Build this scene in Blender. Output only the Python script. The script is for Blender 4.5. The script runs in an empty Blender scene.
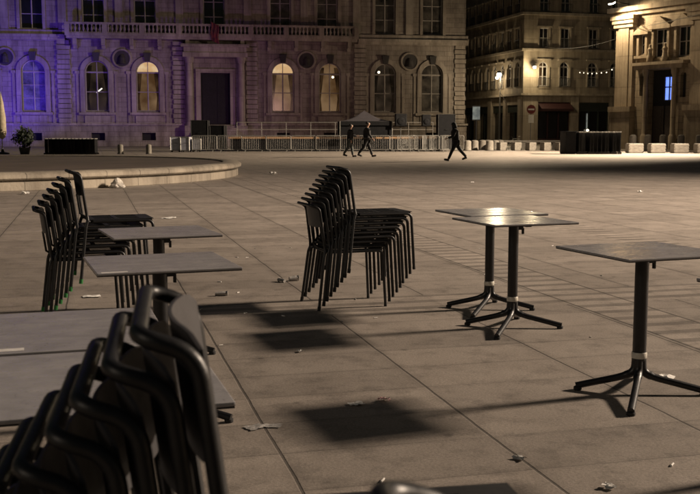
import bpy, bmesh, math, random
from mathutils import Vector, Matrix
R = math.radians
random.seed(7)
scene = bpy.context.scene
col = scene.collection

# ------------------------------------------------------------------ materials
def new_mat(name):
    m = bpy.data.materials.new(name); m.use_nodes = True
    nt = m.node_tree; nt.nodes.clear()
    out = nt.nodes.new('ShaderNodeOutputMaterial')
    return m, nt, out

def N(nt, t, **kw):
    n = nt.nodes.new(t)
    for k, v in kw.items(): setattr(n, k, v)
    return n

def ramp(nt, stops):
    r = N(nt, 'ShaderNodeValToRGB'); e = r.color_ramp.elements
    while len(e) < len(stops): e.new(0.5)
    for i, (p, c) in enumerate(stops):
        e[i].position = p; e[i].color = (*c, 1) if len(c) == 3 else c
    return r

def surf(name, c1, c2=None, rough=0.6, metal=0.0, scale=6.0, bump=0.1, spec=0.5, rvar=0.12, detail=6):
    """two-tone noise surface with roughness break-up and bump"""
    c2 = c2 or tuple(x * 0.7 for x in c1)
    m, nt, out = new_mat(name); L = nt.links.new
    b = N(nt, 'ShaderNodeBsdfPrincipled'); L(b.outputs[0], out.inputs[0])
    tc = N(nt, 'ShaderNodeTexCoord')
    n1 = N(nt, 'ShaderNodeTexNoise'); n1.inputs['Scale'].default_value = scale; n1.inputs['Detail'].default_value = detail
    L(tc.outputs['Object'], n1.inputs['Vector'])
    r = ramp(nt, [(0.32, c2), (0.68, c1)]); L(n1.outputs[0], r.inputs[0]); L(r.outputs[0], b.inputs['Base Color'])
    n2 = N(nt, 'ShaderNodeTexNoise'); n2.inputs['Scale'].default_value = scale * 5.3; n2.inputs['Detail'].default_value = 4
    L(tc.outputs['Object'], n2.inputs['Vector'])
    mr = N(nt, 'ShaderNodeMapRange'); mr.inputs[3].default_value = max(0.03, rough - rvar); mr.inputs[4].default_value = min(1, rough + rvar)
    L(n2.outputs[0], mr.inputs[0]); L(mr.outputs[0], b.inputs['Roughness'])
    b.inputs['Metallic'].default_value = metal; b.inputs['Specular IOR Level'].default_value = spec
    if bump:
        bp = N(nt, 'ShaderNodeBump'); bp.inputs['Strength'].default_value = bump; bp.inputs['Distance'].default_value = 0.02
        L(n2.outputs[0], bp.inputs['Height']); L(bp.outputs[0], b.inputs['Normal'])
    return m

def stone(name, c1, c2, bw=0.95, bh=0.45, joint=0.55):
    """ashlar: coursed blocks with thin joints, stains and grain"""
    m, nt, out = new_mat(name); L = nt.links.new
    b = N(nt, 'ShaderNodeBsdfPrincipled'); L(b.outputs[0], out.inputs[0])
    tc = N(nt, 'ShaderNodeTexCoord')
    sx = N(nt, 'ShaderNodeSeparateXYZ'); L(tc.outputs['Object'], sx.inputs[0])
    ad = N(nt, 'ShaderNodeMath', operation='ADD'); L(sx.outputs[0], ad.inputs[0]); L(sx.outputs[1], ad.inputs[1])
    cx = N(nt, 'ShaderNodeCombineXYZ'); L(ad.outputs[0], cx.inputs[0]); L(sx.outputs[2], cx.inputs[1])
    br = N(nt, 'ShaderNodeTexBrick'); br.inputs['Scale'].default_value = 1.0
    br.inputs['Brick Width'].default_value = bw; br.inputs['Row Height'].default_value = bh
    br.inputs['Mortar Size'].default_value = 0.018; br.inputs['Mortar Smooth'].default_value = 0.4
    br.inputs['Color1'].default_value = (*c1, 1); br.inputs['Color2'].default_value = (*[x * .82 for x in c1], 1)
    br.inputs['Mortar'].default_value = (*[x * (.5 + .5 * joint) for x in c2], 1)
    L(cx.outputs[0], br.inputs['Vector'])
    n1 = N(nt, 'ShaderNodeTexNoise'); n1.inputs['Scale'].default_value = 0.55; n1.inputs['Detail'].default_value = 9; n1.inputs['Roughness'].default_value = .65
    L(tc.outputs['Object'], n1.inputs['Vector'])
    r = ramp(nt, [(0.3, tuple(a / b_ for a, b_ in zip(c2, c1))), (0.7, (1.05, 1.03, 1.0))]); L(n1.outputs[0], r.inputs[0])
    mx = N(nt, 'ShaderNodeMix', data_type='RGBA', blend_type='MULTIPLY'); mx.inputs[0].default_value = 1
    L(br.outputs[0], mx.inputs[6]); L(r.outputs[0], mx.inputs[7])
    mps = N(nt, 'ShaderNodeMapping'); mps.inputs['Scale'].default_value = (1.6, 1.6, .12); L(tc.outputs['Object'], mps.inputs[0])
    ns = N(nt, 'ShaderNodeTexNoise'); ns.inputs['Scale'].default_value = 1.0; ns.inputs['Detail'].default_value = 7; ns.inputs['Roughness'].default_value = .7; L(mps.outputs[0], ns.inputs['Vector'])
    rs_ = ramp(nt, [(.34, (.58, .55, .53)), (.58, (1, 1, 1))]); L(ns.outputs[0], rs_.inputs[0])
    mx2 = N(nt, 'ShaderNodeMix', data_type='RGBA', blend_type='MULTIPLY'); mx2.inputs[0].default_value = 1
    L(mx.outputs[2], mx2.inputs[6]); L(rs_.outputs[0], mx2.inputs[7])
    L(mx2.outputs[2], b.inputs['Base Color']); b.inputs['Roughness'].default_value = .85
    n2 = N(nt, 'ShaderNodeTexNoise'); n2.inputs['Scale'].default_value = 14
    L(tc.outputs['Object'], n2.inputs['Vector'])
    bp = N(nt, 'ShaderNodeBump'); bp.inputs['Strength'].default_value = .35; bp.inputs['Distance'].default_value = .03
    ms = N(nt, 'ShaderNodeMath', operation='SUBTRACT'); L(n2.outputs[0], ms.inputs[0]); L(br.outputs['Fac'], ms.inputs[1])
    L(ms.outputs[0], bp.inputs['Height']); L(bp.outputs[0], b.inputs['Normal'])
    return m

def glow(name, c, strength, c2=None, scale=1.2):
    """lit surface with uneven brightness (lamp, curtain in a lit room, screen)"""
    m, nt, out = new_mat(name); L = nt.links.new
    e = N(nt, 'ShaderNodeEmission'); e.inputs[1].default_value = strength; L(e.outputs[0], out.inputs[0])
    if c2:
        tc = N(nt, 'ShaderNodeTexCoord'); n = N(nt, 'ShaderNodeTexNoise'); n.inputs['Scale'].default_value = scale; n.inputs['Detail'].default_value = 3
        L(tc.outputs['Object'], n.inputs['Vector']); r = ramp(nt, [(.38, c2), (.62, c)]); L(n.outputs[0], r.inputs[0]); L(r.outputs[0], e.inputs[0])
    else: e.inputs[0].default_value = (*c, 1)
    return m

def dark_glass(name, c=(0.012, 0.012, 0.015), rough=0.08):
    return surf(name, c, tuple(x * .6 for x in c), rough=rough, rvar=.04, scale=1.5, bump=0.03, spec=.6)

def clear_glass(name):
    m, nt, out = new_mat(name); L = nt.links.new
    t = N(nt, 'ShaderNodeBsdfTransparent'); g = N(nt, 'ShaderNodeBsdfGlossy'); g.inputs['Roughness'].default_value = .22
    mx = N(nt, 'ShaderNodeMixShader'); mx.inputs[0].default_value = .04
    L(t.outputs[0], mx.inputs[1]); L(g.outputs[0], mx.inputs[2]); L(mx.outputs[0], out.inputs[0])
    return m

AL = R(14.5)   # the paving grid is turned by this angle

def ground_mat():
    m, nt, out = new_mat('plaza_paving'); L = nt.links.new
    b = N(nt, 'ShaderNodeBsdfPrincipled'); L(b.outputs[0], out.inputs[0])
    tc = N(nt, 'ShaderNodeTexCoord')
    mp = N(nt, 'ShaderNodeMapping', vector_type='POINT'); mp.inputs['Rotation'].default_value = (0, 0, -AL)
    L(tc.outputs['Object'], mp.inputs[0])
    sx = N(nt, 'ShaderNodeSeparateXYZ'); L(mp.outputs[0], sx.inputs[0])
    U, V = sx.outputs[0], sx.outputs[1]
    def math_(op, a, b_=None, clamp=False):
        n = N(nt, 'ShaderNodeMath', operation=op); n.use_clamp = clamp
        for i, x in enumerate((a, b_)):
            if x is None: continue
            if isinstance(x, (int, float)): n.inputs[i].default_value = x
            else: L(x, n.inputs[i])
        return n.outputs[0]
    # wobble so that joints are not ruler lines
    wn = N(nt, 'ShaderNodeTexNoise'); wn.inputs['Scale'].default_value = 2.1; wn.inputs['Detail'].default_value = 3; L(tc.outputs['Object'], wn.inputs['Vector'])
    wob = math_('MULTIPLY', math_('SUBTRACT', wn.outputs[0], .5), .02)
    PU, PV = 0.93, 0.44
    uu = math_('ADD', math_('DIVIDE', math_('ADD', U, wob), PU), -0.774 + 40)
    vv = math_('ADD', math_('DIVIDE', math_('ADD', V, wob), PV), -7.932 + 80)
    fu = math_('FRACT', uu); fv = math_('FRACT', vv)
    du = math_('MULTIPLY', math_('MINIMUM', fu, math_('SUBTRACT', 1, fu)), PU)
    dv = math_('MULTIPLY', math_('MINIMUM', fv, math_('SUBTRACT', 1, fv)), PV)
    def mask(d, w, soft):
        mr = N(nt, 'ShaderNodeMapRange', interpolation_type='SMOOTHSTEP'); mr.inputs[1].default_value = w; mr.inputs[2].default_value = w + soft
        mr.inputs[3].default_value = 1; mr.inputs[4].default_value = 0; L(d, mr.inputs[0]); return mr.outputs[0]
    ju = mask(du, .0035, .006); jv = math_('MULTIPLY', mask(dv, .002, .006), .8)
    gapn = N(nt, 'ShaderNodeTexNoise'); gapn.inputs['Scale'].default_value = .9; L(tc.outputs['Object'], gapn.inputs['Vector'])
    jv = math_('MULTIPLY', jv, math_('MULTIPLY', math_('SUBTRACT', gapn.outputs[0], .25), 2.2, True), True)
    joint = math_('MAXIMUM', ju, jv)
    # per-slab tone
    cv = N(nt, 'ShaderNodeCombineXYZ'); L(math_('FLOOR', uu), cv.inputs[0]); L(math_('FLOOR', vv), cv.inputs[1])
    wt = N(nt, 'ShaderNodeTexWhiteNoise', noise_dimensions='2D'); L(cv.outputs[0], wt.inputs['Vector'])
    tone = math_('ADD', math_('MULTIPLY', wt.outputs[0], .26), .86)
    # stains at several scales
    def noise(s, d=6, ro=.6):
        n = N(nt, 'ShaderNodeTexNoise'); n.inputs['Scale'].default_value = s; n.inputs['Detail'].default_value = d; n.inputs['Roughness'].default_value = ro
        L(tc.outputs['Object'], n.inputs['Vector']); return n.outputs[0]
    big, mid, fine = noise(.16), noise(1.7, 8, .68), noise(75, 3, .75)
    blot, grit = noise(4.3, 7, .72), noise(210, 2, .6)
    # bands of narrow striped paving: one along the joints, one across
    def between(x, a, c):
        return math_('MULTIPLY', math_('GREATER_THAN', x, a), math_('LESS_THAN', x, c))
    bandA = between(math_('ADD', U, math_('MULTIPLY', wob, 1.0)), 3.55, 4.05)
    bandA = math_('MAXIMUM', bandA, between(U, 6.2, 6.75))
    bandB = math_('MULTIPLY', between(V, 6.92, 7.62), math_('LESS_THAN', U, 6.2))
    band = math_('MAXIMUM', bandA, bandB)
    sfr = math_('FRACT', math_('ADD', math_('DIVIDE', math_('ADD', V, wob), .26), 50))
    st = math_('LESS_THAN', sfr, .40)
    stripe = math_('MULTIPLY', band, st)
    light = math_('MULTIPLY', band, math_('SUBTRACT', 1, st))
    edge = mask(math_('ABSOLUTE', math_('SUBTRACT', U, 3.55)), .008, .01)
    edge = math_('MAXIMUM', edge, mask(math_('ABSOLUTE', math_('SUBTRACT', U, 4.05)), .008, .01))
    joint = math_('MAXIMUM', joint, edge)
    joint = math_('MULTIPLY', joint, math_('SUBTRACT', 1, math_('MULTIPLY', band, math_('SUBTRACT', 1, edge))))
    r = ramp(nt, [(.25, (.15, .129, .111)), (.5, (.235, .204, .176)), (.78, (.315, .276, .24))])
    L(math_('ADD', math_('MULTIPLY', big, .45), math_('MULTIPLY', mid, .55)), r.inputs[0])
    def mul(c, f):
        n = N(nt, 'ShaderNodeMix', data_type='RGBA', blend_type='MULTIPLY'); n.inputs[0].default_value = 1
        L(c, n.inputs[6]); L(f, n.inputs[7]); return n.outputs[2]
    c = mul(r.outputs[0], tone)
    c = mul(c, math_('ADD', math_('MULTIPLY', fine, 1.3), .35))
    c = mul(c, math_('ADD', math_('MULTIPLY', grit, .7), .65))
    mb = N(nt, 'ShaderNodeMapRange'); mb.inputs[1].default_value = .50; mb.inputs[2].default_value = .70; mb.inputs[3].default_value = 0; mb.inputs[4].default_value = .42; L(blot, mb.inputs[0])
    c = mul(c, math_('SUBTRACT', 1.0, mb.outputs[0]))
    # grime gathered along the joints
    c = mul(c, math_('SUBTRACT', 1.0, math_('MULTIPLY', math_('MAXIMUM', mask(du, .0, .07), math_('MULTIPLY', mask(dv, 0, .05), .6)), .14)))
    c = mul(c, math_('SUBTRACT', 1.0, math_('MULTIPLY', stripe, .30)))
    c = mul(c, math_('ADD', 1.0, math_('MULTIPLY', light, .16)))
    c = mul(c, math_('SUBTRACT', 1.0, math_('MULTIPLY', joint, .55)))
    # small dark spots of chewing gum and drips
    vo = N(nt, 'ShaderNodeTexVoronoi'); vo.inputs['Scale'].default_value = 2.6; L(tc.outputs['Object'], vo.inputs['Vector'])
    c = mul(c, math_('SUBTRACT', 1.0, math_('MULTIPLY', mask(vo.outputs['Distance'], .03, .05), .38)))
    L(c, b.inputs['Base Color'])
    mr = N(nt, 'ShaderNodeMapRange'); mr.inputs[3].default_value = .5; mr.inputs[4].default_value = .82; L(mid, mr.inputs[0])
    L(mr.outputs[0], b.inputs['Roughness']); b.inputs['Specular IOR Level'].default_value = .35
    bp = N(nt, 'ShaderNodeBump'); bp.inputs['Strength'].default_value = .45; bp.inputs['Distance'].default_value = .012
    L(math_('SUBTRACT', math_('ADD', math_('MULTIPLY', fine, .25), math_('MULTIPLY', mid, .4)), math_('MULTIPLY', joint, .35)), bp.inputs['Height']); L(bp.outputs[0], b.inputs['Normal'])
    return m

M = {}
M['ground'] = ground_mat()
M['steel'] = surf('painted_dark_steel', (.013, .013, .0145), (.008, .008, .009), rough=.42, scale=30, bump=.03, rvar=.12, spec=.45)
M['seat'] = surf('painted_dark_sheet', (.022, .022, .025), (.014, .014, .016), rough=.42, scale=12, bump=.02, rvar=.1)
M['back'] = surf('painted_grey_sheet', (.052, .05, .053), (.04, .039, .042), rough=.45, scale=9, bump=.02, rvar=.1)
M['green'] = surf('green_plastic', (.016, .19, .036), (.012, .12, .024), rough=.5, scale=20, bump=.02)
M['rubber'] = surf('black_rubber', (.012, .012, .012), rough=.8, scale=20, bump=.05)
def laminate():
    m, nt, out = new_mat('grey_laminate'); L = nt.links.new
    b = N(nt, 'ShaderNodeBsdfPrincipled'); L(b.outputs[0], out.inputs[0]); tc = N(nt, 'ShaderNodeTexCoord'); oi = N(nt, 'ShaderNodeObjectInfo')
    ad = N(nt, 'ShaderNodeVectorMath', operation='ADD'); L(tc.outputs['Object'], ad.inputs[0]); L(oi.outputs['Location'], ad.inputs[1])
    def nz(sc, sx, d):
        mp = N(nt, 'ShaderNodeMapping'); mp.inputs['Scale'].default_value = sx; mp.inputs['Rotation'].default_value = (0, 0, .5); L(ad.outputs[0], mp.inputs[0])
        n = N(nt, 'ShaderNodeTexNoise'); n.inputs['Scale'].default_value = sc; n.inputs['Detail'].default_value = d; n.inputs['Roughness'].default_value = .65; L(mp.outputs[0], n.inputs['Vector']); return n.outputs[0]
    wipe, dust, speck = nz(5, (1, 5, 1), 6), nz(9, (1, 1, 1), 8), nz(110, (1, 1, 1), 2)
    r = ramp(nt, [(.3, (.235, .228, .236)), (.55, (.295, .286, .293)), (.8, (.36, .345, .34))]); L(dust, r.inputs[0])
    r2 = ramp(nt, [(.27, (.45, .43, .42)), (.34, (1, 1, 1))]); L(speck, r2.inputs[0])
    mx = N(nt, 'ShaderNodeMix', data_type='RGBA', blend_type='MULTIPLY'); mx.inputs[0].default_value = 1; L(r.outputs[0], mx.inputs[6]); L(r2.outputs[0], mx.inputs[7]); L(mx.outputs[2], b.inputs['Base Color'])
    mr = N(nt, 'ShaderNodeMapRange'); mr.inputs[1].default_value = .3; mr.inputs[2].default_value = .7; mr.inputs[3].default_value = .17; mr.inputs[4].default_value = .33; L(wipe, mr.inputs[0]); L(mr.outputs[0], b.inputs['Roughness'])
    return m
M['laminate'] = laminate()
M['laminate_edge'] = surf('black_laminate_edge', (.012, .012, .012), rough=.5, scale=20)
M['collar'] = surf('pale_collar', (.55, .52, .45), (.42, .40, .36), rough=.35, scale=25, bump=.02)
M['sticker'] = surf('sticker_paper', (.62, .60, .58), (.5, .48, .46), rough=.6, scale=40)
M['stone'] = stone('facade_stone', (.30, .27, .24), (.16, .135, .115))
M['stone_trim'] = stone('facade_trim_stone', (.33, .30, .265), (.20, .17, .145), bw=1.6, bh=2.3)
M['stone_dark'] = stone('medallion_stone', (.045, .04, .04), (.03, .028, .028), bw=3, bh=3)
M['stucco'] = stone('old_stucco', (.34, .29, .22), (.20, .165, .12), bw=2.2, bh=1.0, joint=.8)
M['stucco_trim'] = stone('stucco_trim', (.38, .33, .26), (.24, .2, .15), bw=2.4, bh=3)
M['palace'] = stone('palace_stone', (.36, .30, .22), (.2, .16, .11), bw=1.1, bh=.5)
M['palace_trim'] = stone('palace_trim_stone', (.40, .335, .25), (.22, .175, .12), bw=1.8, bh=2.4)
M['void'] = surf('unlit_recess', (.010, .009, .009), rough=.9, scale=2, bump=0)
M['glass'] = dark_glass('dark_window_glass')
M['glass_blue'] = surf('window_glass_with_pale_curtain', (.16, .16, .2), (.04, .04, .05), rough=.25, scale=1.6, bump=.03)
M['glass_pale'] = surf('window_glass_with_curtain', (.09, .08, .07), (.015, .013, .012), rough=.2, scale=1.3, bump=.03)
M['clear'] = clear_glass('clear_window_glass')
M['wood'] = surf('dark_painted_wood', (.06, .045, .035), (.035, .026, .02), rough=.6, scale=8)
M['frame'] = surf('window_joinery', (.36, .33, .3), (.26, .24, .22), rough=.6, scale=8)
M['slate'] = surf('roof_slate', (.05, .05, .055), rough=.7, scale=4, bump=.3)
M['iron'] = surf('wrought_iron', (.03, .028, .025), rough=.5, scale=20)
M['galv'] = surf('galvanised_steel', (.34, .33, .31), (.24, .235, .22), rough=.42, metal=.5, scale=14, bump=.05)
M['rim'] = stone('basin_stone', (.34, .30, .24), (.2, .175, .14), bw=1.4, bh=2.0)
M['basin_floor'] = surf('basin_floor_stone', (.10, .072, .054), (.062, .045, .034), rough=.85, scale=1.1, bump=.2)
M['bollard'] = surf('bollard_stone', (.22, .198, .168), (.14, .125, .105), rough=.8, scale=7, bump=.25)
M['marble_dark'] = surf('dark_stripe_stone', (.035, .032, .03), rough=.7, scale=8, bump=.1)
def curtain(name, hi, lo, strength):
    m, nt, out = new_mat(name); L = nt.links.new
    e = N(nt, 'ShaderNodeEmission'); e.inputs[1].default_value = strength; L(e.outputs[0], out.inputs[0])  # cloth glows by itself: room light and folds are put into its colour
    tc = N(nt, 'ShaderNodeTexCoord'); mp = N(nt, 'ShaderNodeMapping'); mp.inputs['Scale'].default_value = (5.0, 5.0, .35); L(tc.outputs['Object'], mp.inputs[0])
    n = N(nt, 'ShaderNodeTexNoise'); n.inputs['Scale'].default_value = 1.0; n.inputs['Detail'].default_value = 4; L(mp.outputs[0], n.inputs['Vector'])
    n2 = N(nt, 'ShaderNodeTexNoise'); n2.inputs['Scale'].default_value = .8; n2.inputs['Detail'].default_value = 2; L(tc.outputs['Object'], n2.inputs['Vector'])
    mu = N(nt, 'ShaderNodeMath', operation='MULTIPLY'); L(n.outputs[0], mu.inputs[0]); L(n2.outputs[0], mu.inputs[1])
    r = ramp(nt, [(.16, lo), (.36, hi)]); L(mu.outputs[0], r.inputs[0]); L(r.outputs[0], e.inputs[0]); return m
M['room'] = glow('lit_room', (.9, .55, .27), .20, (.32, .16, .06), .45)  # back wall glows by itself in place of lamps in the room
M['drape'] = curtain('lit_drape', (.42, .22, .09), (.05, .022, .01), .11)
M['drape_dim'] = curtain('dim_drape', (.3, .19, .11), (.04, .025, .015), .045)
M['room_dim'] = glow('dim_room', (.6, .4, .25), .062, (.12, .08, .05), .45)
M['fan_lit'] = glow('lit_fanlight', (1.0, .76, .46), .72, (.8, .5, .24), 1.2)
M['fan_dim'] = glow('dim_fanlight', (.6, .36, .18), .16, (.1, .05, .02), 1.5)
M['bulb'] = glow('lamp_bulb', (1, .85, .6), 3.2)
M['bulb_white'] = glow('white_lamp', (1, .9, .72), 26)
M['tube_white'] = glow('strip_reflection_glow', (1, .93, .8), 1.6)
M['blue'] = glow('blue_screen', (.14, .25, 1.0), 1.35, (.2, .33, .95), 2.0)
M['blue_dim'] = glow('blue_lit_lobby', (.03, .06, .22), .35, (.02, .03, .08), 1.0)
M['panel_lit'] = glow('lit_panel', (.75, .78, .66), .28, (.4, .42, .38), 2.5)
M['orange_sign'] = glow('orange_shop_letters', (1, .4, .1), .25)
M['maroon'] = surf('maroon_shopfront', (.04, .012, .011), (.025, .008, .008), rough=.55, scale=5)
M['shop_green'] = surf('dark_green_shopfront', (.02, .025, .02), rough=.5, scale=5)
M['cloth_dark'] = surf('black_tarpaulin', (.007, .007, .008), (.004, .004, .005), spec=.15, rough=.8, scale=5, bump=.4)
M['tent'] = surf('dark_canopy_cloth', (.035, .03, .036), (.024, .02, .025), rough=.8, scale=2.5, bump=.3)
M['deck'] = surf('stage_plywood', (.30, .17, .08), (.2, .11, .05), rough=.7, scale=4)
M['case'] = surf('flight_case_panel', (.42, .43, .5), (.3, .31, .38), rough=.5, scale=6)
M['parasol'] = surf('beige_parasol_cloth', (.5, .42, .3), (.35, .29, .2), rough=.85, scale=6, bump=.4)
M['leaf'] = surf('shrub_leaves', (.018, .028, .014), (.01, .017, .008), rough=.6, scale=9)
M['pot'] = surf('dark_planter', (.03, .03, .03), rough=.6, scale=6)
M['paper'] = surf('litter_paper', (.72, .70, .66), (.55, .53, .5), rough=.7, scale=30)
M['pink'] = surf('pink_wrapper', (.55, .2, .2), (.65, .5, .48), rough=.5, scale=40)
M['plastic'] = surf('clear_cup_plastic', (.42, .40, .38), (.22, .21, .2), rough=.2, scale=30)
M['bagmat'] = surf('white_plastic_bag', (.62, .58, .52), (.3, .27, .23), rough=.45, scale=14, bump=.8)
M['red'] = surf('red_sign_face', (.16, .018, .018), (.12, .015, .015), rough=.4, scale=12)
M['white_paint'] = surf('white_sign_paint', (.75, .74, .7), (.65, .64, .6), rough=.45, scale=12)
M['flag'] = surf('dark_red_flag', (.16, .02, .03), (.05, .012, .02), rough=.8, scale=3)
M['skin'] = surf('skin', (.42, .26, .19), (.38, .22, .16), rough=.55, scale=12)
M['black_cloth'] = surf('black_clothing', (.011, .011, .012), (.006, .006, .007), rough=.85, scale=9, bump=.3)
M['navy_cloth'] = surf('dark_jacket', (.018, .017, .021), (.010, .010, .012), rough=.85, scale=9, bump=.3)
M['jeans'] = surf('grey_jeans', (.075, .085, .08), (.05, .055, .055), rough=.85, scale=9, bump=.3)
M['hair'] = surf('dark_hair', (.012, .009, .007), rough=.6, scale=30, bump=.4)
M['pale_cloth'] = surf('pale_scarf', (.5, .46, .36), (.4, .36, .28), rough=.85, scale=20)
M['cable'] = surf('overhead_cable', (.10, .09, .075), rough=.5, scale=10)

# ------------------------------------------------------------------ mesh helpers
class MB:
    def __init__(self): self.bm = bmesh.new()
    def box(self, c, s, rz=0.0, rx=0.0, ry=0.0, bevel=0.0):
        bm2 = bmesh.new() if bevel else self.bm
        mat = Matrix.Translation(c) @ Matrix.Rotation(rz, 4, 'Z') @ Matrix.Rotation(ry, 4, 'Y') @ Matrix.Rotation(rx, 4, 'X') @ Matrix.Diagonal((s[0], s[1], s[2], 1))
        bmesh.ops.create_cube(bm2, size=1, matrix=mat)
        if bevel:
            bmesh.ops.bevel(bm2, geom=bm2.edges[:], offset=bevel, segments=2, affect='EDGES', profile=.6)
            self._merge(bm2)
        return self
    def _merge(self, b2):
        vm = {v: self.bm.verts.new(v.co) for v in b2.verts}
        for f in b2.faces:
            try: self.bm.faces.new([vm[v] for v in f.verts])
            except ValueError: pass
        b2.free()
    def span(self, a, b): # box from corner a to corner b
        return self.box([(x + y) / 2 for x, y in zip(a, b)], [abs(y - x) for x, y in zip(a, b)])
    def poly(self, pts):
        vs = [self.bm.verts.new(p) for p in pts]
        try: self.bm.faces.new(vs)
        except ValueError: pass
        return self
    def tube(self, pts, r, n=10, closed=False, caps=True):
        pts = [Vector(p) for p in pts]; k = len(pts); rings = []
        rad = r if isinstance(r, (list, tuple)) else [r] * k
        up = None
        for i, p in enumerate(pts):
            if closed: t = (pts[(i + 1) % k] - pts[i - 1]).normalized()
            else: t = (pts[min(i + 1, k - 1)] - pts[max(i - 1, 0)]).normalized()
            if up is None:
                up = Vector((0, 0, 1)) if abs(t.z) < .9 else Vector((1, 0, 0))
            u = (up - t * up.dot(t)).normalized(); v = t.cross(u); up = u
            rings.append([self.bm.verts.new(p + (u * math.cos(a) + v * math.sin(a)) * rad[i]) for a in [2 * math.pi * j / n for j in range(n)]])
        m = k if closed else k - 1
        for i in range(m):
            a, b = rings[i], rings[(i + 1) % k]
            for j in range(n): self.bm.faces.new((a[j], a[(j + 1) % n], b[(j + 1) % n], b[j]))
        if caps and not closed:
            self.bm.faces.new(rings[0][::-1]); self.bm.faces.new(rings[-1])
        return self
    def lathe(self, prof, n=24, c=(0, 0, 0), a0=0.0, caps=True):
        rings = []
        for r, z in prof:
            rings.append([self.bm.verts.new((c[0] + r * math.cos(a0 + 2 * math.pi * j / n), c[1] + r * math.sin(a0 + 2 * math.pi * j / n), c[2] + z)) for j in range(n)])
        for a, b in zip(rings, rings[1:]):
            for j in range(n): self.bm.faces.new((a[j], a[(j + 1) % n], b[(j + 1) % n], b[j]))
        if caps and prof[0][0] > 1e-4: self.bm.faces.new(rings[0][::-1])
        if caps and prof[-1][0] > 1e-4: self.bm.faces.new(rings[-1])
        return self
    def build_each(self, name, mat, parent=None, smooth=False):
        """one object for each group of pieces that touch one another"""
        bm = self.bm; bmesh.ops.remove_doubles(bm, verts=bm.verts, dist=1e-5)
        seen, isl = set(), []
        for v in bm.verts:
            if v in seen: continue
            st, comp = [v], []; seen.add(v)
            while st:
                q = st.pop(); comp.append(q)
                for e in q.link_edges:
                    o_ = e.other_vert(q)
                    if o_ not in seen: seen.add(o_); st.append(o_)
            lo = [min(q.co[i] for q in comp) - .02 for i in range(3)]; hi = [max(q.co[i] for q in comp) + .02 for i in range(3)]
            isl.append([lo, hi, comp])
        ch = True
        while ch:
            ch = False
            for i in range(len(isl)):
                for j in range(i + 1, len(isl)):
                    A, B = isl[i], isl[j]
                    if all(A[0][k] <= B[1][k] and B[0][k] <= A[1][k] for k in range(3)):
                        A[0] = [min(x, y) for x, y in zip(A[0], B[0])]; A[1] = [max(x, y) for x, y in zip(A[1], B[1])]; A[2] += B[2]
                        isl.pop(j); ch = True; break
                if ch: break
        res = []
        for lo, hi, comp in isl:
            m = MB(); mp = {v: m.bm.verts.new(v.co) for v in comp}; cs = set(comp)
            for f in bm.faces:
                if f.verts[0] in cs:
                    try: m.bm.faces.new([mp[v] for v in f.verts])
                    except ValueError: pass
            res.append(m.build(name, mat, parent, smooth=smooth))
        bm.free(); return res
    def build(self, name, mat, parent=None, loc=None, smooth=False, rz=0.0):
        bm = self.bm
        bmesh.ops.remove_doubles(bm, verts=bm.verts, dist=1e-5)
        bmesh.ops.recalc_face_normals(bm, faces=bm.faces)
        me = bpy.data.meshes.new(name); bm.to_mesh(me); bm.free()
        if smooth:
            me.polygons.foreach_set('use_smooth', [True] * len(me.polygons))
            try: me.set_sharp_from_angle(angle=R(40))
            except Exception: pass
        o = bpy.data.objects.new(name, me); col.objects.link(o)
        if mat: me.materials.append(mat)
        if parent: o.parent = parent
        if loc: o.location = loc
        if rz: o.rotation_euler.z = rz
        return o

def fillet(pts, r, n=5, closed=False):
    pts = [Vector(p) for p in pts]; out = []; k = len(pts); rs = r if isinstance(r, (list, tuple)) else [r] * k
    for i, p in enumerate(pts):
        if not closed and i in (0, k - 1): out.append(p); continue
        a, b = pts[i - 1] - p, pts[(i + 1) % k] - p
        d = min(rs[i], a.length * .58 if isinstance(r, (list, tuple)) else a.length * .49, b.length * .49)
        A, B = p + a.normalized() * d, p + b.normalized() * d
        for j in range(n + 1):
            t = j / n; out.append(A * (1 - t) ** 2 + p * 2 * t * (1 - t) + B * t * t)
    return out

def tag(o, label=None, cat=None, group=None, kind=None):
    if label: o['label'] = label
    if cat: o['category'] = cat
    if group: o['group'] = group
    if kind: o['kind'] = kind
    return o
def thing(name, label, cat, loc=(0, 0, 0), rz=0.0, group=None):
    o = bpy.data.objects.new(name, None); o.empty_display_size = .2; col.objects.link(o)
    o.location = loc; o.rotation_euler.z = rz
    return tag(o, label, cat, group)
def copy_tree(o, parent=None):
    c = o.copy(); col.objects.link(c); c.parent = parent
    for ch in list(o.children): copy_tree(ch, c)
    return c
def place(proto, first, loc, rz, label, group=None):
    o = proto if first else copy_tree(proto)
    o.location = loc; o.rotation_euler.z = rz; o['label'] = label
    if group: o['group'] = group
    return o
ORD = ['first', 'second', 'third', 'fourth', 'fifth', 'sixth', 'seventh', 'eighth', 'ninth', 'tenth', 'eleventh', 'twelfth', 'thirteenth', 'fourteenth', 'fifteenth', 'sixteenth']

# ------------------------------------------------------------------ setting
g = MB()
g.poly([(-400, -60, 0), (400, -60, 0), (400, 500, 0), (-400, 500, 0)])
go = g.build('ground', M['ground']); tag(go, kind='structure')

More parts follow.
